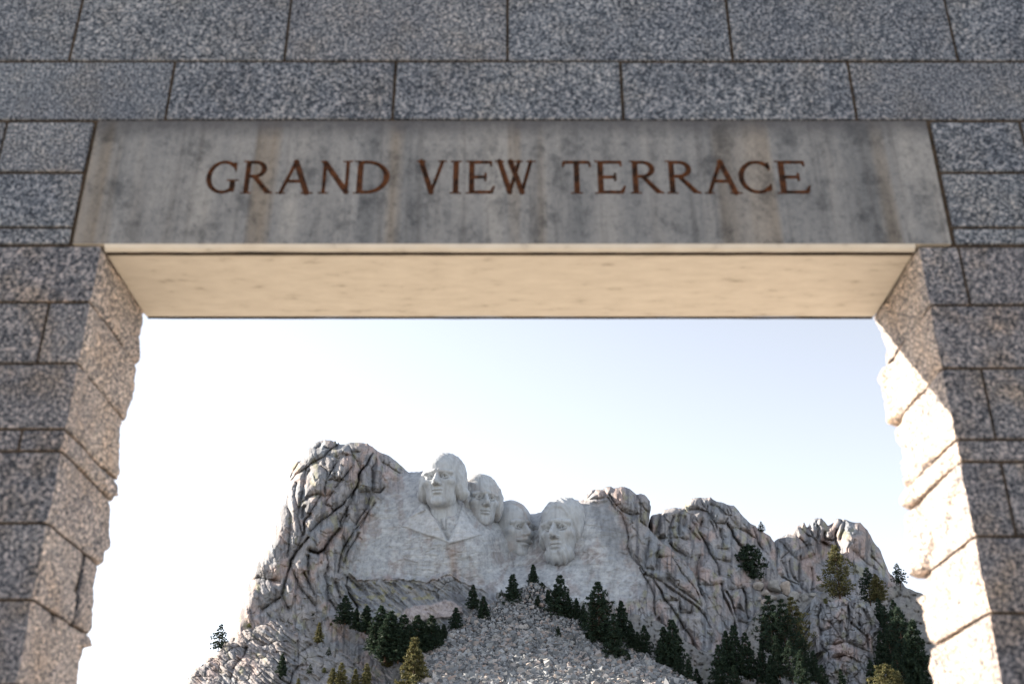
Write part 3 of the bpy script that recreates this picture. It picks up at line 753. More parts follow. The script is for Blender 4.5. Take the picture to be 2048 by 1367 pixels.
cr_B = [(ZE(*q), w, d) for q, w, d in (
    ((180, 450, 240, 500, 300, 580, 240, 620, 200, 660), 1.6, 2.2), ((300, 350, 400, 380, 480, 450, 540, 560), 1.8, 2.2), ((450, 290, 540, 380, 600, 400, 640, 440), 2.0, 2.4), ((540, 280, 580, 340, 600, 400), 2.2, 3.0),
    ((740, 340, 750, 430, 860, 430, 880, 340, 950, 200), 2.4, 3.2), ((880, 400, 890, 500, 920, 560), 3.0, 4.0), ((440, 640, 420, 760, 420, 900, 450, 1020, 540, 1100), 2.0, 3.0), ((300, 690, 320, 820, 370, 920, 430, 960), 1.8, 2.4), ((580, 780, 590, 950, 570, 1090), 2.4, 3.0),
    ((300, 580, 420, 690, 560, 640), 1.6, 2.0), ((640, 440, 640, 600, 560, 640), 1.8, 2), ((720, 460, 900, 560), 3.5, 3.5), ((1000, 200, 960, 330, 940, 420), 1.4, 1.5), ((1330, 640, 1420, 740, 1470, 800), 2.2, 2.4), ((1290, 390, 1310, 500, 1320, 650), 1.4, 1.6),
    ((210, 690, 260, 800, 290, 900), 1.4, 1.8), ((60, 880, 240, 900, 300, 940, 420, 980), 1.8, 2.2), ((100, 940, 230, 1000, 270, 1100), 1.6, 2.0), ((300, 940, 360, 1040, 460, 1150), 1.6, 2.0), ((640, 200, 660, 300, 650, 400), 1.2, 1.4), ((1100, 560, 1240, 700, 1380, 800), 1.5, 1.4),
    ((1570, 900, 1640, 1010, 1740, 1150, 1760, 1300), 2.0, 2.4))]
formation('far_granite_ridge', sky_B, [(1930, 1460), (1540, 1460)], ctrl_B, cr_B, rock_colour, step=1.5, R=20, H=9, bulge=4.2, L=13, vor=(25, 0.30, 1.45, 1.9), fine=0.45, seed=41)

# --- outcrop among the pines on the right
sky_O = [(1652, 1335), (1645, 1306), (1635, 1304), (1631, 1278), (1621, 1273)] + ZO(700, 560, 700, 430, 720, 290, 770, 235, 810, 260, 840, 300, 880, 290, 950, 310, 1050, 270, 1110, 270, 1170, 310, 1240, 270, 1300, 290, 1400, 340, 1450, 430, 1500, 530, 1550, 620, 1545, 660, 1460, 690, 1430, 800, 1440, 950, 1460, 1050) + [(1752, 1345)]
ctrl_O = [(a, b, c - 16) for a, b, c in ((1625, 1230, 410), (1640, 1290, 400), (1665, 1215, 402), (1700, 1205, 404), (1740, 1220, 406), (1690, 1250, 395), (1730, 1270, 396), (1680, 1310, 389), (1740, 1330, 388), (1700, 1400, 380), (1635, 1195, 409))]
cr_O = [(ZO(*q), w, d) for q, w, d in (((830, 300, 830, 400, 800, 470, 820, 600, 840, 700), 1.6, 2), ((840, 650, 950, 620), 1.2, 1.3), ((940, 540, 1040, 680, 1100, 780, 1000, 800), 1.6, 1.8), ((1150, 350, 1160, 480, 1140, 600, 1130, 780), 2.0, 2.6),
    ((1180, 560, 1260, 620, 1330, 680), 1.6, 1.8), ((1280, 480, 1270, 590), 1.2, 1.4), ((1330, 400, 1410, 560, 1420, 620), 1.6, 1.8), ((1140, 780, 1250, 830, 1370, 880), 1.6, 2), ((1050, 560, 1070, 700), 1, 1), ((850, 830, 960, 960, 1110, 940), 1.5, 1.8), ((1370, 700, 1380, 850), 1.2, 1.4))]
formation('rock_outcrop', sky_O, [(1752, 1420), (1652, 1420)], ctrl_O, cr_O, rock_colour, step=1.3, R=10, H=5, bulge=3.4, L=9, vor=(17, 0.55, 1.1, 1.6), fine=0.7, seed=51, facet=2.2)

# --- lower left slope of tilted beds
sky_S = [(330, 1440), (362, 1385)] + ZS(0, 1030, 60, 930, 190, 870, 220, 790, 310, 750, 390, 690, 440, 640, 470, 560, 540, 570, 600, 540, 640, 440, 740, 390, 840, 370, 960, 310, 1100, 240, 1220, 190, 1260, 150, 1400, 110, 1500, 130, 1600, 120, 1720, 140, 1860, 130, 1960, 180, 2040, 240) \
    + [(688, 1262), (720, 1275), (745, 1288), (775, 1308), (810, 1335), (850, 1352), (880, 1362)]
ctrl_S = [(400, 1330, 381), (470, 1270, 390), (560, 1225, 396), (640, 1220, 402), (680, 1240, 404), (450, 1330, 377), (550, 1290, 382), (640, 1290, 389), (720, 1300, 394), (560, 1360, 367), (660, 1360, 374), (780, 1350, 384), (860, 1365, 382), (400, 1400, 362), (600, 1430, 356), (850, 1430, 366), (600, 1250, 393)]
cr_S = [(ZS(*q), w, d) for q, w, d in (((780, 640, 740, 740, 640, 850, 580, 950, 560, 1080), 1.6, 2.2), ((1320, 280, 1340, 400, 1480, 500, 1540, 440, 1440, 330), 1.8, 2.0), ((1480, 640, 1480, 720, 1640, 620), 1.3, 1.5), ((1480, 900, 1590, 880, 1580, 840), 1.2, 1.3), ((1470, 560, 1480, 880, 1400, 1000, 1360, 1140), 2.2, 2.6),
    ((2000, 900, 1840, 1000, 1760, 1100), 1.2, 1.4), ((660, 410, 800, 540, 1000, 620), 1.4, 1.5), ((250, 930, 400, 1000, 500, 1140), 1.6, 2), ((300, 760, 400, 900, 440, 960), 1.4, 1.6), ((860, 400, 1100, 560, 1200, 700), 1.5, 1.6))]

def slope_extra(X, Y, D, nat):
    a = 0.62
    v = -X * math.sin(a) + Y * math.cos(a) + 7 * fbm(X / 70, Y / 70, 2, 61)
    t = X * math.cos(a) + Y * math.sin(a)
    w = sstep(700, 560, X) * 0.8 + 0.35 + 0.6 * sstep(690, 720, X)
    return D - w * (1.5 * ridged(v / 15, t / 110, 2, 62) + 0.75 * ridged(v / 5.5, t / 60, 2, 63))

def slope_colour(X, Y, k):
    c = rock_colour(X, Y, k)
    a = 0.62
    b = fbm((-X * math.sin(a) + Y * math.cos(a)) / 6, (X * math.cos(a) + Y * math.sin(a)) / 70, 4, 64)
    c = lerp3(c, (0.50, 0.43, 0.39), sstep(0.0, 0.6, b) * 0.7)
    c = lerp3(c, (0.22, 0.21, 0.205), sstep(0.1, 0.6, -b) * 0.7)
    pale = sstep(580, 620, X) * sstep(700, 670, X)
    return lerp3(c, (0.52, 0.48, 0.45), pale * 0.6)
formation('tilted_rock_slope', sky_S, [(880, 1470), (330, 1470)], ctrl_S, cr_S, slope_colour, step=1.4, R=10, H=5, bulge=2.4, L=9, vor=(20, 0.4, 0.62, 2.6), fine=0.6, extra=slope_extra, seed=61, facet=1.4)

# --- talus cone
sky_T = [(820, 1420), (838, 1340), (845, 1305), (850, 1287), (880, 1268), (915, 1247), (950, 1222), (985, 1205), (1012, 1190), (1040, 1175), (1062, 1165), (1085, 1166), (1110, 1182), (1140, 1212), (1180, 1243), (1230, 1278), (1290, 1308), (1340, 1337), (1385, 1364), (1440, 1400)]
def talusY(x, y):
    x = np.asarray(x, float); y = np.asarray(y, float)
    ridge = 1060 + (y - 1165) * 0.25
    side = np.abs(x - ridge) / (60 + (y - 1165) * 1.3)
    return 409.0 - (y - 1165) * 0.30 - 3.0 + 6.0 * np.clip(side, 0, 1.4) ** 2
tx, ty = np.meshgrid(np.linspace(820, 1440, 9), np.linspace(1150, 1450, 7))
talus, _ = formation('talus_slope', sky_T, [(1440, 1470), (820, 1470)], [(a, b, float(talusY(a, b))) for a, b in zip(tx.ravel(), ty.ravel())], [],
          lambda X, Y, k: lerp3(rock_colour(X, Y, k), (0.05, 0.05, 0.05), np.full(X.shape, 0.95)), step=2.0, R=8, H=2, bulge=0.2, vor=(9, 0.35, 0, 1), fine=0.7, seed=71, facet=0.0)  # near-black base paints the shade in gaps between the rocks

def rough_rock(seed, sub=1, cuts=7):
    """angular broken block: icosphere cut by random planes"""
    bm = bmesh.new()
    bmesh.ops.create_icosphere(bm, subdivisions=sub, radius=1.0)
    r = random.Random(seed)
    pl = [Vector((r.gauss(0, 1), r.gauss(0, 1), r.gauss(0, 1))).normalized() for _ in range(cuts)]
    dd = [r.uniform(0.5, 0.85) for _ in pl]
    sc = Vector((r.uniform(0.8, 1.3), r.uniform(0.7, 1.1), r.uniform(0.55, 0.9)))
    for v in bm.verts:
        for p, d in zip(pl, dd):
            k = v.co.dot(p) - d
            if k > 0: v.co -= p * k
        v.co = Vector((v.co.x * sc.x, v.co.y * sc.y, v.co.z * sc.z)) * r.uniform(0.94, 1.05)
    me = bpy.data.meshes.new('boulder')
    bm.to_mesh(me); bm.free()
    me.materials.append(M_BOULDER)
    return me
ROCKS = [rough_rock(100 + i) for i in range(9)]

TPOLY = sky_T + [(1440, 1470), (820, 1470)]
n = 60000
rx = RNG.uniform(815, 1445, n); ry = RNG.uniform(1160, 1440, n)
ok = inside(rx, ry, TPOLY)
rx, ry = rx[ok], ry[ok]
size = 0.26 * np.exp(RNG.normal(0, 0.52, len(rx))) * (0.8 + 0.7 * sstep(1200, 1370, ry))
# the largest 280 are separate boulders
order = np.argsort(-size)
vis = [i for i in order if ry[i] < 1372][:280]
for q, i in enumerate(vis):
    P = at(rx[i], ry[i], talusY(rx[i], ry[i]) - 0.3)
    o = bpy.data.objects.new('boulder', ROCKS[q % 9]); COL.objects.link(o)
    o.parent = talus; o.location = P
    o.rotation_euler = (random.uniform(-.5, .5), random.uniform(-.5, .5), random.uniform(0, 6.3))
    s = float(size[i]) * 1.15; o.scale = (s, s, s)
keep = np.ones(len(rx), bool); keep[vis] = False
keep &= RNG.random(len(rx)) < 0.7
px_, py_, ss = rx[keep], ry[keep], size[keep]
m = len(px_)
P = at(px_, py_, talusY(px_, py_) - 0.45 + RNG.uniform(-.8, .4, m))
cube = np.array([[x, y, z] for x in (-1, 1) for y in (-1, 1) for z in (-1, 1)], float)
cf = np.array([[0, 1, 3, 2], [4, 6, 7, 5], [0, 4, 5, 1], [2, 3, 7, 6], [0, 2, 6, 4], [1, 5, 7, 3]])
loc = cube[None] * RNG.uniform(0.45, 1.1, (m, 1, 3)) + RNG.normal(0, 0.26, (m, 8, 3))
q = RNG.normal(size=(m, 4)); q /= np.linalg.norm(q, axis=1)[:, None]
w, x, y, z = q.T
Rm = np.stack([1 - 2 * (y * y + z * z), 2 * (x * y - z * w), 2 * (x * z + y * w), 2 * (x * y + z * w), 1 - 2 * (x * x + z * z), 2 * (y * z - x * w), 2 * (x * z - y * w), 2 * (y * z + x * w), 1 - 2 * (x * x + y * y)], -1).reshape(m, 3, 3)
V = np.einsum('mij,mkj->mki', Rm, loc) * ss[:, None, None] + P[:, None]
F = (cf[None] + (np.arange(m) * 8)[:, None, None]).reshape(-1, 4)
tag(link('rubble', mesh_np('rubble', V.reshape(-1, 3), F, False), M_RUBBLE, talus), kind='stuff')

# ------------------------------------------------------------------ carved heads
def ell(p, c, r):
    q = (p - np.array(c)) / np.array(r)
    k0 = np.linalg.norm(q, axis=-1); k1 = np.linalg.norm(q / np.array(r), axis=-1)
    return k0 * (k0 - 1.0) / (k1 + 1e-9)
def cap(p, a, b, ra, rb=None):
    rb = ra if rb is None else rb
    a = np.array(a, float); b = np.array(b, float)
    ab = b - a
    t = np.clip(((p - a) @ ab) / (ab @ ab), 0, 1)
    return np.linalg.norm(p - a - t[..., None] * ab, axis=-1) - (ra + (rb - ra) * t)
def smin(a, b, k):
    h = np.clip(0.5 + 0.5 * (b - a) / k, 0, 1)
    return b * (1 - h) + a * h - k * h * (1 - h)
def smax(a, b, k): return -smin(-a, -b, k)

def head_sdf(p, style):
    d = ell(p, (0, 0.06, 0.15), (0.335, 0.41, 0.345))
    d = smin(d, ell(p, (0, -0.04, -0.08), (0.275, 0.335, 0.40)), 0.06)
    jw = style.get('jaw', 1.0)
    d = smin(d, ell(p, (0, -0.09, -0.315), (0.225 * jw, 0.245, 0.165)), 0.05)
    d = smin(d, ell(p, (0, -0.285, -0.415), (0.105 * jw, 0.075, 0.075)), 0.05)
    for s in (-1, 1):
        d = smin(d, ell(p, (s * 0.185, -0.225, -0.075), (0.095, 0.105, 0.07)), 0.06)       # cheekbone
        d = smax(d, -ell(p, (s * 0.118, -0.415, 0.004), (0.100, 0.175, 0.068)), 0.020)       # eye socket
        d = smin(d, cap(p, (s * 0.225, -0.290, 0.068), (s * 0.030, -0.375, 0.082), 0.036, 0.038), 0.016)   # brow
        d = smin(d, ell(p, (s * 0.120, -0.268, 0.004), (0.064, 0.058, 0.045)), 0.008)       # eyeball
        d = smin(d, cap(p, (s * 0.185, -0.305, 0.010), (s * 0.120, -0.350, 0.042), 0.013), 0.008)   # upper lid
        d = smin(d, cap(p, (s * 0.120, -0.350, 0.042), (s * 0.058, -0.325, 0.012), 0.013), 0.008)
        d = smin(d, cap(p, (s * 0.180, -0.300, -0.010), (s * 0.065, -0.325, -0.030), 0.010), 0.010)  # lower lid
        d = smax(d, -cap(p, (s * 0.12, -0.352, 0.004), (s * 0.12, -0.28, 0.004), 0.018), 0.005)     # pupil hole
        d = smin(d, ell(p, (s * 0.048, -0.405, -0.150), (0.036, 0.045, 0.030)), 0.02)       # nostril wing
        d = smax(d, -cap(p, (s * 0.085, -0.395, -0.155), (s * 0.150, -0.335, -0.265), 0.017), 0.025)   # cheek fold
        d = smin(d, ell(p, (s * 0.275, 0.02, -0.03), (0.045, 0.08, 0.105)), 0.02)           # ear
    nl = style.get('nose', 1.0)
    d = smin(d, cap(p, (0, -0.345, 0.075), (0, -0.425 - 0.05 * nl, -0.125), 0.026, 0.046), 0.018)
    d = smax(d, -cap(p, (-0.075, -0.37, -0.252), (0.075, -0.37, -0.252), 0.012), 0.012) if False else d
    d = smin(d, ell(p, (0, -0.335, -0.232), (0.095, 0.055, 0.026)), 0.02)                   # upper lip
    d = smin(d, ell(p, (0, -0.330, -0.284), (0.080, 0.055, 0.030)), 0.02)                   # lower lip
    d = smax(d, -ell(p, (0, -0.400, -0.258), (0.105, 0.060, 0.012)), 0.006)                 # mouth line
    d = smax(d, -ell(p, (0, -0.395, -0.335), (0.080, 0.050, 0.022)), 0.03)                  # under the lip
    d = smin(d, cap(p, (0, 0.12, -0.25), (0, 0.10, -0.60), 0.22, 0.23), 0.05)               # neck
    st = style['hair']
    nz = 0.009 * np.sin(p[..., 2] * 30 + 4 * np.sin(p[..., 0] * 11) + 3 * p[..., 1]) * np.sin(p[..., 0] * 26 + p[..., 1] * 19) + 0.006 * np.sin(p[..., 0] * 61 + p[..., 2] * 37 + p[..., 1] * 45)
    if st == 'swept':           # brushed back, full over the ears
        h = ell(p, (0, 0.12, 0.18), (0.365, 0.40, 0.37)) 
        for s in (-1, 1):
            h = smin(h, ell(p, (s * 0.31, 0.02, -0.06), (0.105, 0.20, 0.26)), 0.08)
            h = smin(h, ell(p, (s * 0.34, 0.05, -0.20), (0.11, 0.16, 0.09)), 0.04)
        h = smax(h, -ell(p, (0, -0.36, -0.02), (0.285, 0.30, 0.385)), 0.03)
        d = smin(d, h + nz * 0.6, 0.02)
    elif st == 'thick':         # heavy locks to the cheeks
        h = ell(p, (0, 0.10, 0.19), (0.375, 0.42, 0.37))
        for s in (-1, 1):
            h = smin(h, ell(p, (s * 0.315, -0.02, -0.02), (0.11, 0.22, 0.30)), 0.08)
        h = smax(h, -ell(p, (0, -0.42, -0.02), (0.29, 0.33, 0.36)), 0.03)
        d = smin(d, h + nz, 0.02)
    elif st == 'short':
        h = ell(p, (0, 0.12, 0.19), (0.355, 0.40, 0.36))
        h = smax(h, -ell(p, (0, -0.44, 0.0), (0.32, 0.34, 0.38)), 0.02)
        d = smin(d, h + nz * 0.6, 0.02)
    else:                       # rough parted shock
        h = ell(p, (0.02, 0.08, 0.20), (0.385, 0.43, 0.355))
        for s in (-1, 1):
            h = smin(h, ell(p, (s * 0.31, 0.02, 0.0), (0.09, 0.20, 0.22)), 0.06)
        h = smax(h, -ell(p, (0, -0.43, -0.03), (0.285, 0.33, 0.36)), 0.02)
        d = smin(d, h + nz * 0.6, 0.02)
    if style.get('moustache'):
        for s in (-1, 1):
            d = smin(d, cap(p, (0, -0.405, -0.195), (s * 0.135, -0.345, -0.225), 0.036, 0.026) + nz * 0.5, 0.02)
    if style.get('beard'):
        b = ell(p, (0, -0.10, -0.36), (0.255, 0.285, 0.17))
        b = smax(b, -ell(p, (0, -0.36, -0.24), (0.125, 0.15, 0.115)), 0.03)
        b = smax(b, (p[..., 2] + 0.22) - 0.35 * (0.0 - p[..., 1] < 0.1), 0.03)
        d = smin(d, b + nz * 1.3, 0.02)
    return d

def carved_head(px, py, Y, hpx, yaw, style, label, pitch=0.0, roll=0.0, nu=190, nv=190):
    az = np.linspace(-2.25, 2.25, nu); el = np.linspace(-1.35, 1.53, nv)
    A, E_ = np.meshgrid(az, el)
    dirs = np.stack([np.sin(A) * np.cos(E_), -np.cos(A) * np.cos(E_), np.sin(E_)], -1).reshape(-1, 3)
    o = np.array((0, 0.08, -0.06))
    t = np.full(len(dirs), 0.85)
    for _ in range(42):
        t = t - 0.7 * head_sdf(o + dirs * t[:, None], style)
        t = np.clip(t, 0.1, 0.9)
    V = o + dirs * t[:, None]
    i = np.arange(nu * nv).reshape(nv, nu)
    F = np.stack([i[:-1, :-1], i[:-1, 1:], i[1:, 1:], i[1:, :-1]], -1).reshape(-1, 4)
    X, Zc = V[:, 0], V[:, 2]
    col = np.zeros((len(V), 3)) + np.array((0.56, 0.56, 0.555))
    s = int(px)
    blot = fbm(X * 4 + V[:, 1] * 2, Zc * 3, 4, s)
    col = col + (np.array((0.47, 0.41, 0.37)) - col) * (sstep(0.0, 0.6, blot) * style.get('pink', 0.5))[:, None]
    strk = fbm(X * 14, Zc * 1.6, 3, s + 3)
    col = col + (np.array((0.40, 0.39, 0.385)) - col) * (sstep(0.15, 0.6, strk) * 0.5)[:, None]
    sc = hpx * 0.203 * Y / 430.0
    V = V * sc * np.array((style.get('sx', 1.0), 1.0, 1.0))
    V = V + (0.05 * np.stack([fbm(V[:, 0] * .8 + 9, V[:, 2] * .8 + V[:, 1] * .5, 4, s + 5 + k) for k in range(3)], -1))
    me = mesh_np('carved_head', V, F, True, col)
    ob = link('carved_head', me, M_HEAD)
    P = at(px, py, Y)
    ob.location = P
    ob.rotation_euler = Euler((math.radians(pitch), math.radians(roll), math.radians(yaw)), 'XYZ')
    return tag(ob, label, 'sculpture', 'carved heads on the cliff')

carved_head(886, 965, 412, 121, -12, dict(sx=0.99, hair='swept', jaw=1.08, pink=0.25), 'highest carved stone head, smooth hair brushed back, above the pointed lapels')
carved_head(961, 1006, 426, 112, 17, dict(sx=0.95, hair='thick', pink=0.5), 'carved stone head half hidden behind the highest head, face turned right')
carved_head(1026, 1064, 434, 122, 32, dict(sx=0.9, hair='short', jaw=1.1, moustache=True, pink=0.85), 'carved stone head with a moustache, set deepest into the cliff')
carved_head(1126, 1067, 423, 136, -22, dict(sx=0.9, hair='shock', jaw=0.95, beard=True, nose=1.2, pink=0.2), 'bearded carved stone head at the right end of the four')

# ------------------------------------------------------------------ loose boulders at the foot of the ridges
def boulder(px, py, Y, w, parent_name, k):
    P = at(px, py, Y)
    o = bpy.data.objects.new('boulder', ROCKS_BIG[k % len(ROCKS_BIG)]); COL.objects.link(o)
    o.parent = bpy.data.objects[parent_name]
    o.location = P
    o.rotation_euler = (random.uniform(-.3, .3), random.uniform(-.3, .3), random.uniform(0, 6.3))
    s = w * 0.203 * Y / 430 / 2
    o.scale = (s, s, s * random.uniform(0.8, 1.2))
def round_rock(seed):
    bm = bmesh.new(); bmesh.ops.create_icosphere(bm, subdivisions=3, radius=1.0)
    r = random.Random(seed)
    pl = [Vector((r.gauss(0, 1), r.gauss(0, 1), r.gauss(0, 1))).normalized() for _ in range(8)]
    sc = Vector((r.uniform(.8, 1.3), r.uniform(.7, 1.1), r.uniform(.6, 1.0)))
    for v in bm.verts:
        for p in pl:
            k = v.co.dot(p) - 0.58
            if k > 0: v.co -= p * k * 0.93
        v.co = Vector((v.co.x * sc.x, v.co.y * sc.y, v.co.z * sc.z)); v.co *= 1 + 0.08 * math.sin(v.co.x * 5 + seed) * math.sin(v.co.z * 4) + r.uniform(-.012, .012)
    me = bpy.data.meshes.new('boulder'); bm.to_mesh(me); bm.free()
    for p in me.polygons: p.use_smooth = True
    me.materials.append(M_BOULDER)
    return me
ROCKS_BIG = [round_rock(i) for i in range(6)]
for k, (x, y, dy, w, par) in enumerate(((1516, 1172, -8, 26, 'granite_ridge'), (1496, 1164, -7, 14, 'granite_ridge'), (1548, 1172, -6, 40, 'far_granite_ridge'), (1572, 1178, -8, 30, 'far_granite_ridge'), (1590, 1192, -8, 28, 'far_granite_ridge'),
    (1543, 1194, -10, 26, 'far_granite_ridge'), (1562, 1200, -12, 30, 'far_granite_ridge'), (1517, 1197, -10, 14, 'granite_ridge'), (1532, 1186, -9, 20, 'far_granite_ridge'), (1608, 1196, -8, 22, 'far_granite_ridge'),
    (1452, 1158, -4, 18, 'granite_ridge'), (1470, 1168, -5, 24, 'granite_ridge'), (1640, 1175, -4, 20, 'far_granite_ridge'), (1625, 1188, -6, 16, 'far_granite_ridge'), (1530, 1206, -11, 18, 'far_granite_ridge'))):
    boulder(x, y, 434 + dy, w, par, k)
for k in range(46):
    x = random.uniform(560, 690); y = 1222 + random.uniform(0, 40) + abs(x - 610) * 0.10
    boulder(x, y, 397 - (y - 1225) * 0.2, random.uniform(3, 9), 'tilted_rock_slope', k)
for k in range(26):
    x = random.uniform(375, 470); boulder(x, 1352 - (x - 375) * 0.83 + random.uniform(2, 22), 380, random.uniform(4, 10), 'tilted_rock_slope', k)

# ------------------------------------------------------------------ pines
def tube(V, F, a, b, ra, rb, n=6):
    a = Vector(a); b = Vector(b)
    ax = (b - a).normalized(); u = ax.orthogonal().normalized(); w = ax.cross(u)
    i0 = len(V)
    for p, r in ((a, ra), (b, rb)):
        for k in range(n):
            t = 2 * math.pi * k / n
            V.append(tuple(p + (u * math.cos(t) + w * math.sin(t)) * r))
    for k in range(n):
        F.append((i0 + k, i0 + (k + 1) % n, i0 + n + (k + 1) % n, i0 + n + k))

def make_pine(seed, width=0.30, start=0.12, levels=15, density=1.0, droop=0.1, profile='cone', clump=0.055, leaf=0.020):
    """a pine one unit tall: trunk mesh with limbs, crown mesh of needle sprays in clumps"""
    r = random.Random(seed)
    TV, TF = [], []
    bend = [(r.uniform(-.02, .02), r.uniform(-.02, .02)) for _ in range(6)]
    pts = [Vector((bend[i][0] * i / 5, bend[i][1] * i / 5, i / 5 * 0.97)) for i in range(6)]
    pts[0].z = -0.06
    for i in range(5):
        tube(TV, TF, pts[i], pts[i + 1], 0.022 * (1 - i / 5.4), 0.022 * (1 - (i + 1) / 5.4))
    centres = []
    for l in range(levels):
        f = (l + r.uniform(-.3, .3)) / (levels - 1)
        f = min(max(f, 0), 1)
        z = start + (0.98 - start) * f
        if profile == 'cone': rad = width * (1 - f) ** 0.85 * (0.75 + 0.25 * min(1, f * 5)) + 0.02
        elif profile == 'round': rad = width * math.sqrt(max(0.02, 1 - (2 * f - 0.9) ** 2 / 1.3)) 
        else: rad = width * (0.55 + 0.75 * math.sin(math.pi * min(1, f * 0.9 + 0.1))) * (1 - f ** 3) + 0.02
        nb = max(3, int(r.uniform(4.2, 6.8) * density))
        a0 = r.uniform(0, 6.3)
        for k in range(nb):
            a = a0 + 2 * math.pi * k / nb + r.uniform(-.4, .4)
            L = rad * r.uniform(0.6, 1.18)
            zz = z - droop * L * r.uniform(0.2, 1.6) + r.uniform(-.01, .015)
            tip = Vector((math.cos(a) * L, math.sin(a) * L, zz))
            root = Vector((0, 0, z))
            if L > 0.06: tube(TV, TF, root, tip * 0.9 + root * 0.1, 0.006, 0.0025, 4)
            nc = max(1, int(L / 0.05))
            for c in range(nc):
                t = 1 - c * 0.30 - r.uniform(0, .1)
                if t < 0.2: break
                centres.append((root.lerp(tip, t) + Vector((r.uniform(-1, 1), r.uniform(-1, 1), r.uniform(-.4, .8))) * 0.018, clump * r.uniform(0.7, 1.15) * (0.6 + 0.4 * (1 - f))))
    centres.append((Vector((0, 0, 0.975)), clump * 0.5))
    g = np.random.default_rng(seed)
    k = int(16 * density + 5)
    C = np.repeat(np.array([tuple(c) for c, _ in centres]), k, 0); RR = np.repeat(np.array([q for _, q in centres]), k)
    m = len(C)
    def unit(v): return v / (np.linalg.norm(v, axis=1, keepdims=True) + 1e-9)
    d = unit(g.normal(size=(m, 3)) * (1, 1, .8) + (0, 0, .25))
    p = C + d * (RR * g.uniform(0.2, 1.0, m))[:, None]
    u = unit(d + g.normal(size=(m, 3)) * 0.55 + (0, 0, .15))
    w = unit(np.cross(u, g.normal(size=(m, 3))))
    l = (leaf * g.uniform(0.7, 1.4, m))[:, None]
    CV = np.stack([p - u * l * .5 - w * l * .34, p - u * l * .5 + w * l * .34, p + u * l * .8], 1).reshape(-1, 3)
    CF = np.arange(len(CV)).reshape(-1, 3)
    tm = mesh_np('trunk', np.array(TV), np.array(TF), True); tm.materials.append(M_BARK)
    cm = mesh_np('crown', np.array(CV), np.array(CF), False)
    return tm, cm

PINES = {
    'dense': [make_pine(200 + i, width=0.29 + 0.035 * (i % 3), start=0.04, levels=17, density=1.25, clump=0.062, leaf=0.034) for i in range(4)],
    'tall': [make_pine(220 + i, width=0.19 + 0.03 * i, start=0.06, levels=22, density=1.15, profile='bell', clump=0.05, leaf=0.027) for i in range(2)],
    'big': [make_pine(230 + i, width=0.25, start=0.08, levels=14, density=1.0, profile='bell', clump=0.070, leaf=0.030, droop=0.0) for i in range(2)],
    'open': [make_pine(240, width=0.27, start=0.22, levels=11, density=1.1, profile='bell', clump=0.046, leaf=0.038, droop=0.35)],
    'round': [make_pine(250 + i, width=0.42, start=0.06, levels=10, density=1.3, profile='round', clump=0.095, leaf=0.045) for i in range(2)],
}
def crown_variant(me, mat, store={}):
    k = (me.name, mat.name)
    if k not in store:
        c = me.copy(); c.materials.clear(); c.materials.append(mat); store[k] = c
    return store[k]

tree_n = 0
def pine(px, base, top, kind='dense', label='', mat=None, dY=0.0, width=1.0, Y=None, group='pines on the mountain', name='pine_tree', cat='tree'):
    global tree_n
    Yb = float(hillY(px, base)) + dY if Y is None else Y
    P = at(px, base, Yb); T = at(px, top, Yb)
    h = float(T[2] - P[2])
    tm, cm = PINES[kind][tree_n % len(PINES[kind])]
    e = empty(name, P)
    e.rotation_euler = (random.uniform(-.03, .03), random.uniform(-.03, .03), random.uniform(0, 6.28))
    e.scale = (h * width, h * width, h)
    for nm, me in (('trunk', tm), ('crown', crown_variant(cm, mat or M_PINE))):
        o = bpy.data.objects.new(nm, me); COL.objects.link(o); o.parent = e
    tag(e, label, cat, group)
    tree_n += 1
    return e

ORD = ['first', 'second', 'third', 'fourth', 'fifth', 'sixth', 'seventh', 'eighth', 'ninth', 'tenth', 'eleventh', 'twelfth', 'thirteenth', 'fourteenth', 'fifteenth', 'sixteenth', 'seventeenth', 'eighteenth', 'nineteenth', 'twentieth']
def row(trees, text, **kw):
    for i, t in enumerate(sorted(trees)):
        x, b, tp = t[:3]; o = dict(kw)
        if len(t) > 3: o.update(t[3])
        pine(x, b, tp, label=text % ORD[i], **o)

# singles
pine(435, 1306, 1247, 'open', 'spindly open pine against the sky on the left shoulder', Y=384)
pine(638, 1218, 1178, 'dense', 'small sunlit pine on top of the lower left rock slope', Y=398, mat=M_PINE_SUNLIT, width=0.9)
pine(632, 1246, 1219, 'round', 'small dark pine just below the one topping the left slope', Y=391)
pine(636, 1284, 1244, 'dense', 'cone shaped pine alone on the pale left slope', Y=381, mat=M_PINE_SUNLIT)
pine(562, 1360, 1307, 'dense', 'dark ragged pine in the crack of the tilted beds, lower left', Y=365)
pine(657, 1313, 1293, 'open', 'thin sapling on the pale lower left slope', Y=377)
pine(619, 1349, 1327, 'open', 'faint sapling near the bottom edge on the pale slope', Y=367)
pine(828, 1394, 1276, 'dense', 'tall half sunlit pine at the bottom left of the rubble cone', Y=352, mat=M_PINE_SUNLIT, width=1.15)
pine(775, 1335, 1266, 'tall', 'slender sunlit pine in front of the dark pine row', Y=384, mat=M_PINE_SUNLIT)
pine(1067, 1168, 1128, 'dense', 'single pine at the very top of the rubble cone', dY=-1, width=1.1)
pine(1117, 1273, 1251, 'dense', 'tiny pine standing alone out on the rubble', Y=372)
pine(1501, 1160, 1090, 'round', 'wide dark pine in the hollow of the right ridge', Y=430, width=1.05)
pine(1524, 1066, 1042, 'open', 'small pine against the sky on the falling crest of the right ridge', Y=452)
pine(1680, 1196, 1093, 'big', 'large pale pine standing above the outcrop', Y=396, mat=M_PINE_SUNLIT, width=1.1)
pine(1741, 1206, 1135, 'big', 'medium pine right of the large pale pine', Y=398)
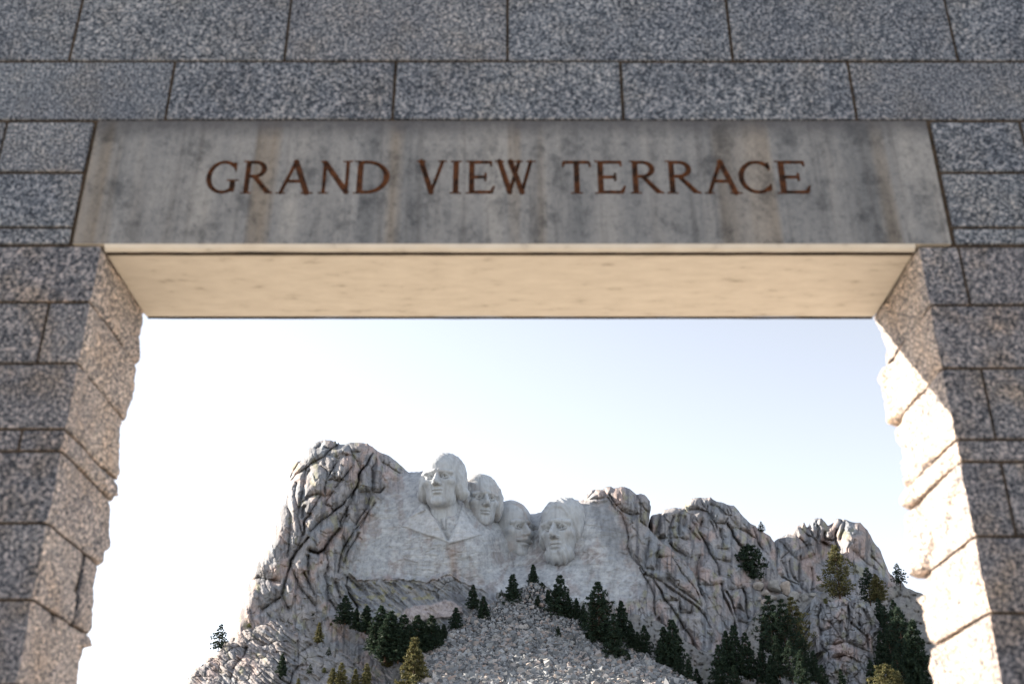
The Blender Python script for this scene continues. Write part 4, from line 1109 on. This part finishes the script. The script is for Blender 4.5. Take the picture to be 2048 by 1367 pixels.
pine(1760, 1204, 1147, 'tall', 'narrow pine with pale left side above the right end of the outcrop', Y=394, mat=M_PINE_SUNLIT, width=1.3)
pine(1801, 1172, 1126, 'open', 'pine against the sky beside the right gate jamb', Y=440)
pine(1779, 1424, 1329, 'round', 'round bright yellow green pine in the bottom right corner', Y=318, mat=M_PINE_SUNLIT)
# rows
row([(690, 1246, 1191), (711, 1257, 1216, dict(width=1.2)), (730, 1263, 1211), (748, 1300, 1245), (760, 1272, 1211), (770, 1318, 1238), (780, 1306, 1222), (796, 1322, 1256), (803, 1308, 1230), (818, 1318, 1250), (833, 1306, 1230), (848, 1304, 1244), (861, 1298, 1231), (876, 1286, 1252), (887, 1278, 1247), (911, 1257, 1214)],
    '%s pine from the left in the dark row below the overhang', dY=-4, width=1.35, group='dark pine row below the overhang')
row([(946, 1216, 1169), (966, 1242, 1192, dict(width=1.2))], '%s pine from the left of the pair where overhang meets rubble', dY=-3, group='pine pair beside the rubble')
row([(1003, 1200, 1178, dict(kind='open')), (1026, 1211, 1148, dict(width=1.15)), (1060, 1212, 1185, dict(width=.7)), (1075, 1227, 1190, dict(width=1.1))], '%s tree from the left around the tip of the rubble cone', dY=-4, group='pines round the tip of the rubble')
row([(1084, 1180, 1164, dict(kind='round')), (1097, 1214, 1178), (1120, 1236, 1151, dict(width=1.1)), (1138, 1240, 1193, dict(width=1.1)), (1154, 1244, 1196), (1168, 1254, 1209), (1173, 1291, 1264), (1200, 1291, 1163, dict(kind='tall', width=1.2)),
     (1186, 1280, 1225), (1216, 1300, 1238), (1232, 1322, 1234), (1246, 1277, 1202), (1263, 1299, 1242), (1290, 1308, 1250), (1276, 1305, 1262), (1333, 1331, 1253), (1349, 1335, 1239, dict(width=1.05)), (1320, 1326, 1280), (1358, 1352, 1305), (1379, 1369, 1317)],
    '%s pine from the left in the line along the right edge of the rubble', dY=-5, group='pine line along the right edge of the rubble')
row([(1258, 1344, 1305, dict(width=1.1)), (1279, 1357, 1326), (1300, 1392, 1336), (1398, 1392, 1337)], '%s low pine from the left on the lower right rubble', Y=360, group='low pines on the lower right rubble')
row([(594, 1388, 1355), (663, 1392, 1335), (680, 1392, 1325), (710, 1392, 1338), (729, 1392, 1326), (821, 1404, 1358)], '%s pine top from the left along the bottom edge of the left slope', Y=350, mat=M_PINE_SUNLIT, group='pine tops along the bottom edge, left')
row([(1440, 1374, 1290), (1456, 1345, 1262), (1476, 1350, 1250), (1500, 1356, 1266), (1528, 1366, 1290), (1474, 1400, 1330), (1550, 1400, 1310)], '%s pine from the left in the dark gully left of the big thicket', dY=-6, width=0.85, group='gully pines')
row([(1534, 1296, 1226, dict(width=.8)), (1549, 1312, 1193, dict(kind='big', width=.95)), (1574, 1318, 1200, dict(kind='big', width=.95)), (1597, 1306, 1195, dict(kind='big', width=1.0, mat=M_PINE_SUNLIT)), (1560, 1352, 1272, dict(width=.9)), (1586, 1364, 1282, dict(kind='big')), (1610, 1344, 1262, dict(kind='tall')), (1610, 1392, 1300), (1632, 1362, 1300), (1650, 1402, 1330), (1690, 1402, 1338)],
    '%s pine from the left in the big dark thicket beside the outcrop', dY=-22, width=0.85, group='dark thicket left of the outcrop')
row([(1765, 1262, 1196), (1782, 1290, 1212, dict(kind='big')), (1800, 1310, 1200, dict(kind='tall')), (1770, 1340, 1262), (1790, 1350, 1262, dict(kind='big')), (1812, 1350, 1216, dict(kind='big')), (1830, 1390, 1270), (1806, 1400, 1300), (1846, 1390, 1240), (1750, 1402, 1320)],
    '%s pine from the left in the dark stand beside the right jamb', dY=-10, width=0.85, group='dark stand beside the right jamb')
# low shrubs
for i, (x, b, t, Y, lab) in enumerate(((500, 1256, 1244, 390, 'yellow green shrub on the seam left of the lower rock slope'), (518, 1248, 1236, 393, 'larger yellow green shrub on the seam above the tilted beds'), (662, 1250, 1244, 388, 'small shrub on the pale left slope'),
        (1457, 1158, 1148, 421, 'pale shrub in the notch between cliff and right ridge'), (1652, 1206, 1196, 383, 'bright green shrub on top of the outcrop'), (1081, 1178, 1168, 404, 'dark shrub right of the topmost pine'), (648, 1344, 1334, 370, 'dark low shrub near the bottom of the pale slope'))):
    pine(x, b, t, 'round', lab, Y=Y, mat=M_SHRUB, width=1.3, group='shrubs on the rocks', name='shrub', cat='shrub')

# ------------------------------------------------------------------ stone gate
gate = empty('stone_gate', (0, 5.5, 0))
tag(gate, 'grey granite block gateway with inscribed lintel framing the mountain', 'gate')
YF, YB_ = 5.5, 6.35
JL, JR = -2.38, 2.355
GAP = 0.009

def gate_child(name, me, mat, parent=None):
    o = link(name, me, mat)
    o.parent = parent or gate
    o.matrix_parent_inverse = Matrix.Translation((0, -5.5, 0)) if parent is None else Matrix.Identity(4)
    return o

blk = 0
def block(x0, x1, z0, z1, y0=YF, y1=YB_, mat=None):
    """one dressed stone with worn arrises; its front stands a little in or out of line"""
    global blk
    rr = random.Random(900 + blk); blk += 1
    g = GAP
    off = rr.uniform(-0.003, 0.003)
    bm = bmesh.new()
    vs_ = [bm.verts.new((x, y, z)) for x in (x0 + g, x1 - g) for y in (y0 + off, y1) for z in (z0 + g, z1 - g)]
    for v in vs_:
        v.co.x += rr.uniform(-.002, .002); v.co.z += rr.uniform(-.002, .002)
    for f in ((0, 1, 3, 2), (4, 6, 7, 5), (0, 4, 5, 1), (2, 3, 7, 6), (0, 2, 6, 4), (1, 5, 7, 3)):
        bm.faces.new([vs_[i] for i in f])
    bmesh.ops.recalc_face_normals(bm, faces=bm.faces)
    bmesh.ops.bevel(bm, geom=bm.edges[:], offset=0.006, segments=1, affect='EDGES')
    me = bpy.data.meshes.new('block'); bm.to_mesh(me); bm.free()
    return gate_child('block', me, mat or M_BLOCK)

def jamb_block(side, z0, z1, xo, y0, y1, rough=0.02, lip=0.0, seed=0, front=True, nz=20, nyy=34):
    """a stone of the reveal: dressed front, split face towards the opening, ragged back arris"""
    xin = JL if side < 0 else JR
    g = GAP
    z0 += g; z1 -= g
    S = -side                                     # towards the opening
    zs = np.linspace(z0, z1, nz); 
    # outline from the front outer corner, round the front arris, along the reveal to the back
    a = np.linspace(0, 1, 8); b = np.linspace(0, 1, nyy)
    xo_ = xo + (g if side < 0 else -g)
    pts = [(xo_ + (xin - xo_) * t, y0, 0) for t in a[:-1]] + [(xin, y0 + (y1 - y0) * t, t) for t in b] + [(xin - S * 0.25, y1 + 0.02, 1), (xo_, y1 + 0.02, -1)]
    PT = np.array(pts)
    Zg, _ = np.meshgrid(zs, PT[:, 0], indexing='ij')
    Xg = np.tile(PT[:, 0], (nz, 1)); Yg = np.tile(PT[:, 1], (nz, 1)); Tg = np.tile(PT[:, 2], (nz, 1))
    ez = np.minimum(Zg - z0, z1 - Zg)
    arr = -0.008 * np.exp(-ez / 0.010)
    n = 0.45 * fbm(Yg * 5 + seed, Zg * 5 + seed * 3.1, 5, 300, 0.6)
    for fs_, fa_ in ((2.6, 1.3), (8.0, 0.2)):
        _, _, rf, ox, oy = voronoi(Yg * fs_ + seed, Zg * fs_ * 1.2 + seed * 2.3, 320, True)
        n = n + fa_ * (ox * np.cos(rf * 6.28) + oy * np.sin(rf * 6.28) + 0.5 * (rf - 0.5))
    n2 = perlin(Zg * 3.4 + seed, Zg * 0 + seed * 1.7, 310)
    edge = np.clip((Tg - 0.74) / 0.26, 0, 1)
    rev = (Tg > 0) | ((Tg == 0) & (np.abs(Xg - xin) < 1e-6))
    prof = np.clip(ez / 0.03, 0, 1) ** 0.5
    dX = S * (rough * n * (0.35 + 0.55 * edge) + (0.55 if side > 0 else 0.5) * lip * edge * prof + arr * (1 + 0.4 * edge) - 0.02 * edge ** 4)
    dX = dX - np.where(Tg < 0.04, S * 0.008 * (1 + n), 0)
    Xg = Xg + np.where(rev, dX, 0)
    Yg = Yg + np.where(rev, edge * (0.035 * n2 + 0.03 * n), np.where(Yg <= y0 + 1e-6, -arr * 0.6, 0))
    V = [tuple(v) for v in np.stack([Xg, Yg, Zg], -1).reshape(-1, 3)]
    k = len(pts); F = []
    for i in range(nz - 1):
        for j in range(k - 1):
            F.append((i * k + j, i * k + j + 1, (i + 1) * k + j + 1, (i + 1) * k + j))
        F.append((i * k + k - 1, i * k, (i + 1) * k, (i + 1) * k + k - 1))
    me = bpy.data.meshes.new('block')
    bm = bmesh.new()
    bv = [bm.verts.new(v) for v in V]
    for f in F: bm.faces.new([bv[i] for i in f])
    bm.faces.new([bv[i] for i in range(k)]); bm.faces.new([bv[(nz - 1) * k + i] for i in range(k)])
    bmesh.ops.recalc_face_normals(bm, faces=bm.faces)
    bm.to_mesh(me); bm.free()
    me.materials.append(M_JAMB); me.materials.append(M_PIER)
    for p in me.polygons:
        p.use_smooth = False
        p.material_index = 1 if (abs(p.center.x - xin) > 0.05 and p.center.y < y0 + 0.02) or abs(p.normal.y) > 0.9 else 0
    return gate_child('block', me, None)

XE = 5.6                                             # half length of the wall
def course(z0, z1, joints, x0=-XE, x1=XE):
    xs = [x0] + sorted(joints) + [x1]
    for a, b in zip(xs[:-1], xs[1:]): block(a, b, z0, z1, mat=M_PIER if z1 < 5 else M_BLOCK)
course(7.86, 8.55, [-4.9, -3.6, -2.15, -0.74, 0.69, 2.14, 3.6, 4.9])
course(7.12, 7.86, [-4.3, -2.84, -1.45, -0.03, 1.41, 2.85, 4.3])
course(6.37, 7.12, [-4.2, -2.83, -1.455, -0.03, 1.41, 2.85, 4.2])
course(5.90, 6.37, [-4.9, -3.55, -2.15, -0.74, 0.69, 2.14, 3.55, 4.9])
LW = 2.558
for z0, z1, jl, jr in ((5.51, 5.895, [-4.5, -3.12], [3.14, 4.4]), (5.12, 5.51, [-4.9, -3.7], [3.6, 4.8]), (5.0, 5.12, [-4.4], [4.2])):
    course(z0, z1, jl, -XE, -LW - 0.022); course(z0, z1, jr, LW + 0.022, XE)
# piers: each row a jamb stone and stones behind it
left_rows = [(4.62, 4.995, -4.1, [], .045), (4.235, 4.62, -2.62, [-3.7], .0), (3.845, 4.235, -3.9, [], -.03), (3.72, 3.845, -2.62, [-3.6], 0.0), (3.325, 3.72, -3.2, [-4.4], .012), (2.93, 3.325, -3.6, [], .03), (2.52, 2.93, -2.85, [-4.2], .0), (2.10, 2.52, -3.5, [], .03), (1.75, 2.10, -2.9, [-4.3], .0), (1.30, 1.75, -3.7, [], .02), (0.9, 1.30, -3.0, [-4.5], .0), (0.45, 0.9, -3.6, [], .03), (0.0, 0.45, -3.0, [-4.4], .0)]
for i, (z0, z1, xo, js, lip) in enumerate(left_rows):
    if i in (5, 6):
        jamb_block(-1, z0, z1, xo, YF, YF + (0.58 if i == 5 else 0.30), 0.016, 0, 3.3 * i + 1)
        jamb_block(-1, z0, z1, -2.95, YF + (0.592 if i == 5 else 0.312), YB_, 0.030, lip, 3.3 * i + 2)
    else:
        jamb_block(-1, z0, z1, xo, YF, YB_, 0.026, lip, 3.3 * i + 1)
    course(z0, z1, js, -XE, xo)
right_rows = [(4.60, 4.99, 2.595, [3.9], -.02), (4.205, 4.60, 3.7, [], .075), (3.785, 4.205, 2.58, [3.6], .03), (3.66, 3.785, 3.4, [], .06), (3.255, 3.66, 2.58, [3.8], .085), (2.865, 3.255, 3.6, [], .04), (2.47, 2.865, 3.1, [4.4], .07), (2.05, 2.47, 3.6, [], .05), (1.70, 2.05, 2.9, [4.3], .04), (1.28, 1.70, 3.7, [], .05), (0.9, 1.28, 3.0, [4.5], .0), (0.45, 0.9, 3.6, [], .03), (0.0, 0.45, 3.0, [4.4], .0)]
for i, (z0, z1, xo, js, lip) in enumerate(right_rows):
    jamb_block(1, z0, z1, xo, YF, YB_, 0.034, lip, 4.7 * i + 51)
    course(z0, z1, js, xo, XE)

# mortar core seen in the joints
def box_mesh(name, boxes):
    V, F = [], []
    for (x0, x1, y0, y1, z0, z1) in boxes:
        i = len(V)
        V += [(x, y, z) for x in (x0, x1) for y in (y0, y1) for z in (z0, z1)]
        F += [tuple(i + k for k in f) for f in ((0, 1, 3, 2), (4, 6, 7, 5), (0, 4, 5, 1), (2, 3, 7, 6), (0, 2, 6, 4), (1, 5, 7, 3))]
    me = bpy.data.meshes.new(name); me.from_pydata(V, [], F); me.update()
    return me
gate_child('mortar', box_mesh('mortar', [(-XE + .03, XE - .03, YF + 0.013, YB_ - 0.015, 5.885, 8.53), (-XE + .03, -LW - 0.0015, YF + 0.016, YB_ - 0.015, 4.98, 5.885), (LW + 0.0015, XE - .03, YF + 0.013, YB_ - 0.015, 4.98, 5.885),
                                          (-XE + .03, JL - 0.03, YF + 0.013, YB_ - 0.12, 0.02, 4.98), (JR + 0.03, XE - .03, YF + 0.013, YB_ - 0.12, 0.02, 4.98)]), M_MORTAR)

# --- inscription: Roman capitals as signed distances, cut to a V
def l_seg(x, y, x0, y0, x1, y1, r0, r1=None):
    r1 = r0 if r1 is None else r1
    dx, dy = x1 - x0, y1 - y0
    t = np.clip(((x - x0) * dx + (y - y0) * dy) / (dx * dx + dy * dy), 0, 1)
    return np.hypot(x - x0 - t * dx, y - y0 - t * dy) - (r0 + (r1 - r0) * t)
def l_bar(x, y, x0, x1, y0, y1):
    cx, cy = (x0 + x1) / 2, (y0 + y1) / 2
    qx = np.abs(x - cx) - (x1 - x0) / 2; qy = np.abs(y - cy) - (y1 - y0) / 2
    return np.hypot(np.maximum(qx, 0), np.maximum(qy, 0)) + np.minimum(np.maximum(qx, qy), 0)
def l_ring(x, y, cx, cy, rx, ry, thick, thin):
    u = (x - cx) / rx; v = (y - cy) / ry
    k0 = np.hypot(u, v) + 1e-6; k1 = np.hypot(u / rx, v / ry) + 1e-6
    d = np.abs(k0 * (k0 - 1) / k1)
    c = (u / k0) ** 2
    return d - (thin + (thick - thin) * c)
def U_(*a):
    r = a[0]
    for b in a[1:]: r = np.minimum(r, b)
    return r
TK, TN, SF = 0.068, 0.042, 0.030
def serif(x, y, cx, cy, w=0.15): return l_bar(x, y, cx - w, cx + w, cy - SF if cy > .5 else cy, cy if cy > .5 else cy + SF)
def stem(x, y, cx, r=TK): return U_(l_bar(x, y, cx - r, cx + r, 0, 1), serif(x, y, cx, 0), serif(x, y, cx, 1))
def glyph(ch, x, y):
    """x in 0..w, y in 0..1"""
    if ch == 'I': return stem(x, y, .15), .30
    if ch == 'E':
        return U_(stem(x, y, .15), l_bar(x, y, .15, .70, 1 - 2 * TN, 1), l_bar(x, y, .15, .56, .5 - TN, .5 + TN), l_bar(x, y, .15, .72, 0, 2 * TN),
                  l_seg(x, y, .67, .96, .69, .84, .035, .02), l_seg(x, y, .53, .60, .53, .40, .026), l_seg(x, y, .70, .05, .77, .22, .045, .02)), .80
    if ch == 'T':
        return U_(l_bar(x, y, .40 - TK, .40 + TK, 0, 1), serif(x, y, .40, 0, .16), l_bar(x, y, .06, .74, 1 - 2 * TN, 1), l_seg(x, y, .05, .95, .03, .82, .036, .02), l_seg(x, y, .75, .95, .77, .82, .036, .02)), .80
    if ch == 'D':
        r = np.maximum(l_ring(x, y, .32, .5, .50, .5 - TN, TK, TN), .2 - x)
        return U_(stem(x, y, .15), r, l_bar(x, y, .15, .34, 1 - 2 * TN, 1), l_bar(x, y, .15, .34, 0, 2 * TN)), .90
    if ch == 'R':
        r = np.maximum(l_ring(x, y, .34, .74, .27, .26 - TN, TK, TN), .28 - x)
        return U_(stem(x, y, .15), r, l_bar(x, y, .15, .36, 1 - 2 * TN, 1), l_bar(x, y, .15, .38, .48, .48 + 2 * TN), l_seg(x, y, .38, .48, .74, .07, .055, .065), l_seg(x, y, .74, .06, .88, .022, .045, .02)), .88
    if ch == 'A':
        return U_(l_seg(x, y, .12, .02, .45, .97, TN), l_seg(x, y, .45, .97, .78, .02, TK), l_bar(x, y, .24, .66, .33, .33 + 2 * TN), serif(x, y, .12, 0, .12), serif(x, y, .79, 0, .15)), .94
    if ch == 'N':
        return U_(l_bar(x, y, .15 - TN, .15 + TN, 0, 1), serif(x, y, .15, 0, .13), l_bar(x, y, .03, .18, 1 - SF, 1), l_seg(x, y, .15, .94, .76, .05, TK), l_bar(x, y, .76 - TN, .76 + TN, 0.0, 1), serif(x, y, .76, 1, .13)), .92
    if ch == 'V':
        return U_(l_seg(x, y, .12, .98, .42, .04, TK), l_seg(x, y, .72, .98, .42, .04, TN), serif(x, y, .12, 1, .13), serif(x, y, .72, 1, .12)), .86
    if ch == 'W':
        return U_(l_seg(x, y, .12, .98, .40, .04, TK), l_seg(x, y, .66, .98, .40, .04, TN), l_seg(x, y, .42, .98, .74, .04, TK), l_seg(x, y, .98, .98, .74, .04, TN), serif(x, y, .12, 1, .13), serif(x, y, .44, 1, .1), serif(x, y, .66, 1, .1), serif(x, y, .98, 1, .13)), 1.12
    if ch in 'CG':
        r = l_ring(x, y, .46, .5, .42, .5 - TN, TK, TN)
        cut = np.maximum(.62 - x, np.abs(y - .5 + (.02 if ch == 'C' else -.06)) - (.27 if ch == 'C' else .24))
        r = np.maximum(r, -cut)
        r = np.maximum(r, x - .82)
        if ch == 'C': return U_(r, l_seg(x, y, .76, .90, .79, .72, .045, .022), l_seg(x, y, .76, .12, .80, .27, .05, .022)), .86
        return U_(r, l_seg(x, y, .76, .90, .80, .70, .05, .022), l_bar(x, y, .74 - TK, .74 + TK, .06, .42), l_bar(x, y, .58, .92, .42 - SF, .42)), .92
TEXT = [('G', 413.7, 477), ('R', 483, 544.5), ('A', 553, 626.6), ('N', 636, 704.7), ('D', 706.6, 778), ('V', 831.7, 893), ('I', 899, 921.6), ('E', 931, 989), ('W', 989, 1070), ('T', 1122.7, 1181), ('E', 1188, 1249.7), ('R', 1258, 1323), ('R', 1330.7, 1397), ('A', 1405.6, 1480), ('C', 1478, 1543), ('E', 1550, 1618)]
ZT0, ZT1 = 5.355, 5.592
CH = ZT1 - ZT0
PXM = 3.62 / (1618 - 413.7)
STP = 0.0042
gx0, gx1, gz0, gz1 = -1.93, 1.89, ZT0 - 0.03, ZT1 + 0.03
gx = np.arange(gx0, gx1 + STP / 2, STP); gz = np.arange(gz0, gz1 + STP / 2, STP)
gx1, gz1 = gx[-1], gz[-1]
GX, GZ = np.meshgrid(gx, gz)
SD = np.full(GX.shape, 9.0); OWN = np.zeros(GX.shape, int)
for k, (ch, a, b) in enumerate(TEXT):
    xa = -1.83 + (a - 413.7) * PXM; xb = -1.83 + (b - 413.7) * PXM
    _, wd = glyph(ch, np.zeros(1), np.zeros(1))
    s = wd / (xb - xa)
    d, _ = glyph(ch, (GX - xa) * s, (GZ - ZT0) / CH)
    d = d * (CH * 0.5 + 0.5 / s)
    mk = d < SD
    SD = np.where(mk, d, SD); OWN = np.where(mk, k, OWN)
SDs = SD - 0.0022 + 0.0008 * fbm(GX * 40, GZ * 40, 2, 5)
inn = SDs < 0
cell_in = inn[:-1, :-1] & inn[1:, :-1] & inn[:-1, 1:] & inn[1:, 1:]
gy, gxx = np.gradient(SDs, STP)
gl = np.hypot(gxx, gy) + 1e-6
# nodes next to the edge of a stroke are pulled onto the edge
ii = np.zeros(inn.shape, bool)
ii[:-1, :-1] |= cell_in; ii[1:, :-1] |= cell_in; ii[:-1, 1:] |= cell_in; ii[1:, 1:] |= cell_in
bord = np.zeros(inn.shape, bool)
co = ~cell_in
bord[:-1, :-1] |= co; bord[1:, :-1] |= co; bord[:-1, 1:] |= co; bord[1:, 1:] |= co
edge = ii & bord
mvx = np.where(edge, np.clip(-SDs * gxx / gl ** 2, -STP, STP), 0); mvz = np.where(edge, np.clip(-SDs * gy / gl ** 2, -STP, STP), 0)
depth = np.where(ii & ~edge, np.clip(-SDs * 1.5, 0.001, 0.02), 0)
GV = np.stack([GX + mvx, YF - 0.002 + depth, GZ + mvz], -1).reshape(-1, 3)
idx = np.arange(GX.size).reshape(GX.shape)
QF = np.stack([idx[:-1, :-1], idx[:-1, 1:], idx[1:, 1:], idx[1:, :-1]], -1)
cell_own = OWN[:-1, :-1]

def submesh(name, F, extraV=None, extraF=None):
    F = F.reshape(-1, 4)
    u, inv = np.unique(F, return_inverse=True)
    V = GV[u]; F2 = inv.reshape(-1, 4)
    if extraV is not None:
        F2 = np.concatenate([F2, np.array(extraF) + len(V)]); V = np.concatenate([V, np.array(extraV)])
    return mesh_np(name, V, F2, False)
YL = YF - 0.002
zb, zt = 5.004, 5.893
xl, xr = -LW, LW
yi = YF + 0.032; zs = 4.972                                         # small drip lip and the soffit behind it
EV = [(xl, YL, zb), (xr, YL, zb), (xr, YL, gz0), (xl, YL, gz0), (xl, YL, gz1), (xr, YL, gz1), (xr, YL, zt), (xl, YL, zt),
      (gx0, YL, gz0), (gx0, YL, gz1), (gx1, YL, gz0), (gx1, YL, gz1)]
EF = [(0, 1, 2, 3), (4, 5, 6, 7), (3, 8, 9, 4), (10, 2, 5, 11)]
lin = submesh('lintel', QF[~cell_in], EV, EF)
lintel = gate_child('lintel', lin, M_LINTEL)
tag(lintel, 'long weathered grey stone lintel with rust brown inscription')
for k in range(len(TEXT)):
    m_ = cell_in & (cell_own == k)
    o = link('letter', submesh('letter', QF[m_]), M_LETTER)
    o.parent = lintel; o.matrix_parent_inverse = Matrix.Identity(4)
# the body of the lintel stone behind its inscribed face
def lintel_body():
    X0, X1 = xl + 0.001, xr - 0.001
    ox0, ox1 = JL + 0.012, JR - 0.012
    V = []; F = []
    prof = [(YL, zt), (YL, zb), (YL + 0.01, zb - 0.022), (yi - 0.006, zs - 0.004), (yi, zs - 0.004), (yi, zs + 0.06), (yi + 0.026, zs + 0.06), (yi + 0.026, zs - 0.002), (YB_ - 0.02, zs - 0.002), (YB_ + 0.01, zs + 0.012), (YB_ + 0.01, zt)]
    nseg = 60
    xs = np.sort(np.concatenate([np.linspace(X0, X1, nseg - 4), [JL + 0.008, JL + 0.0081, JR - 0.0081, JR - 0.008]]))
    for i, x in enumerate(xs):
        for (y, z) in prof:
            w = 0.004 * float(perlin(np.array([x * 3.1]), np.array([z * 9 + y * 5]), 401)[0]) + 0.003 * float(perlin(np.array([x * 14.0]), np.array([y * 8.0]), 402)[0])
            zz = z + (w if z < zb - 0.001 else 0)
            if (x < JL + 0.00805 or x > JR - 0.00805) and z < zb: zz = zb + 0.0003 * (zb - z)
            V.append((x, y + (w if z < zb else 0), zz))
    k = len(prof)
    for i in range(nseg - 1):
        for j in range(1, k):
            jn = (j + 1) % k
            F.append((i * k + j, i * k + jn, (i + 1) * k + jn, (i + 1) * k + j))
    F2 = [tuple(range(k)), tuple((nseg - 1) * k + i for i in range(k))]
    me = bpy.data.meshes.new('soffit'); me.from_pydata(V, [], F + F2); me.update()
    return me
so = link('soffit', lintel_body(), M_SOFFIT); so.parent = lintel; so.matrix_parent_inverse = Matrix.Identity(4)
tag(so, 'clean cream underside of the lintel')

def add_dark_strip(y0, y1, z):
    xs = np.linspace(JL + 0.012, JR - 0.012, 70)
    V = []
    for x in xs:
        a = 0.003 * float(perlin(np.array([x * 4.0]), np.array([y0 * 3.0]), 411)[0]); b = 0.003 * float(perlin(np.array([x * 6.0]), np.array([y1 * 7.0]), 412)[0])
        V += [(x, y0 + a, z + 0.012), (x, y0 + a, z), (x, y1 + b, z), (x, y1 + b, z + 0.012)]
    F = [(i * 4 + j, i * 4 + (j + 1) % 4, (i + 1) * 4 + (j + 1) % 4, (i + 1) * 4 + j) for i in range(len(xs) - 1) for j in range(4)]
    me = bpy.data.meshes.new('dark_strip'); me.from_pydata(V, [], F); me.update()
    o = link('dark_strip', me, M_MORTAR); o.parent = lintel; o.matrix_parent_inverse = Matrix.Identity(4)
add_dark_strip(yi + 0.000, yi + 0.026, zs - 0.012)  # dark strip added to stand for the shade in the drip groove
add_dark_strip(YB_ - 0.001, YB_ + 0.011, zs - 0.006)  # second added strip, draws the dark line along the back edge
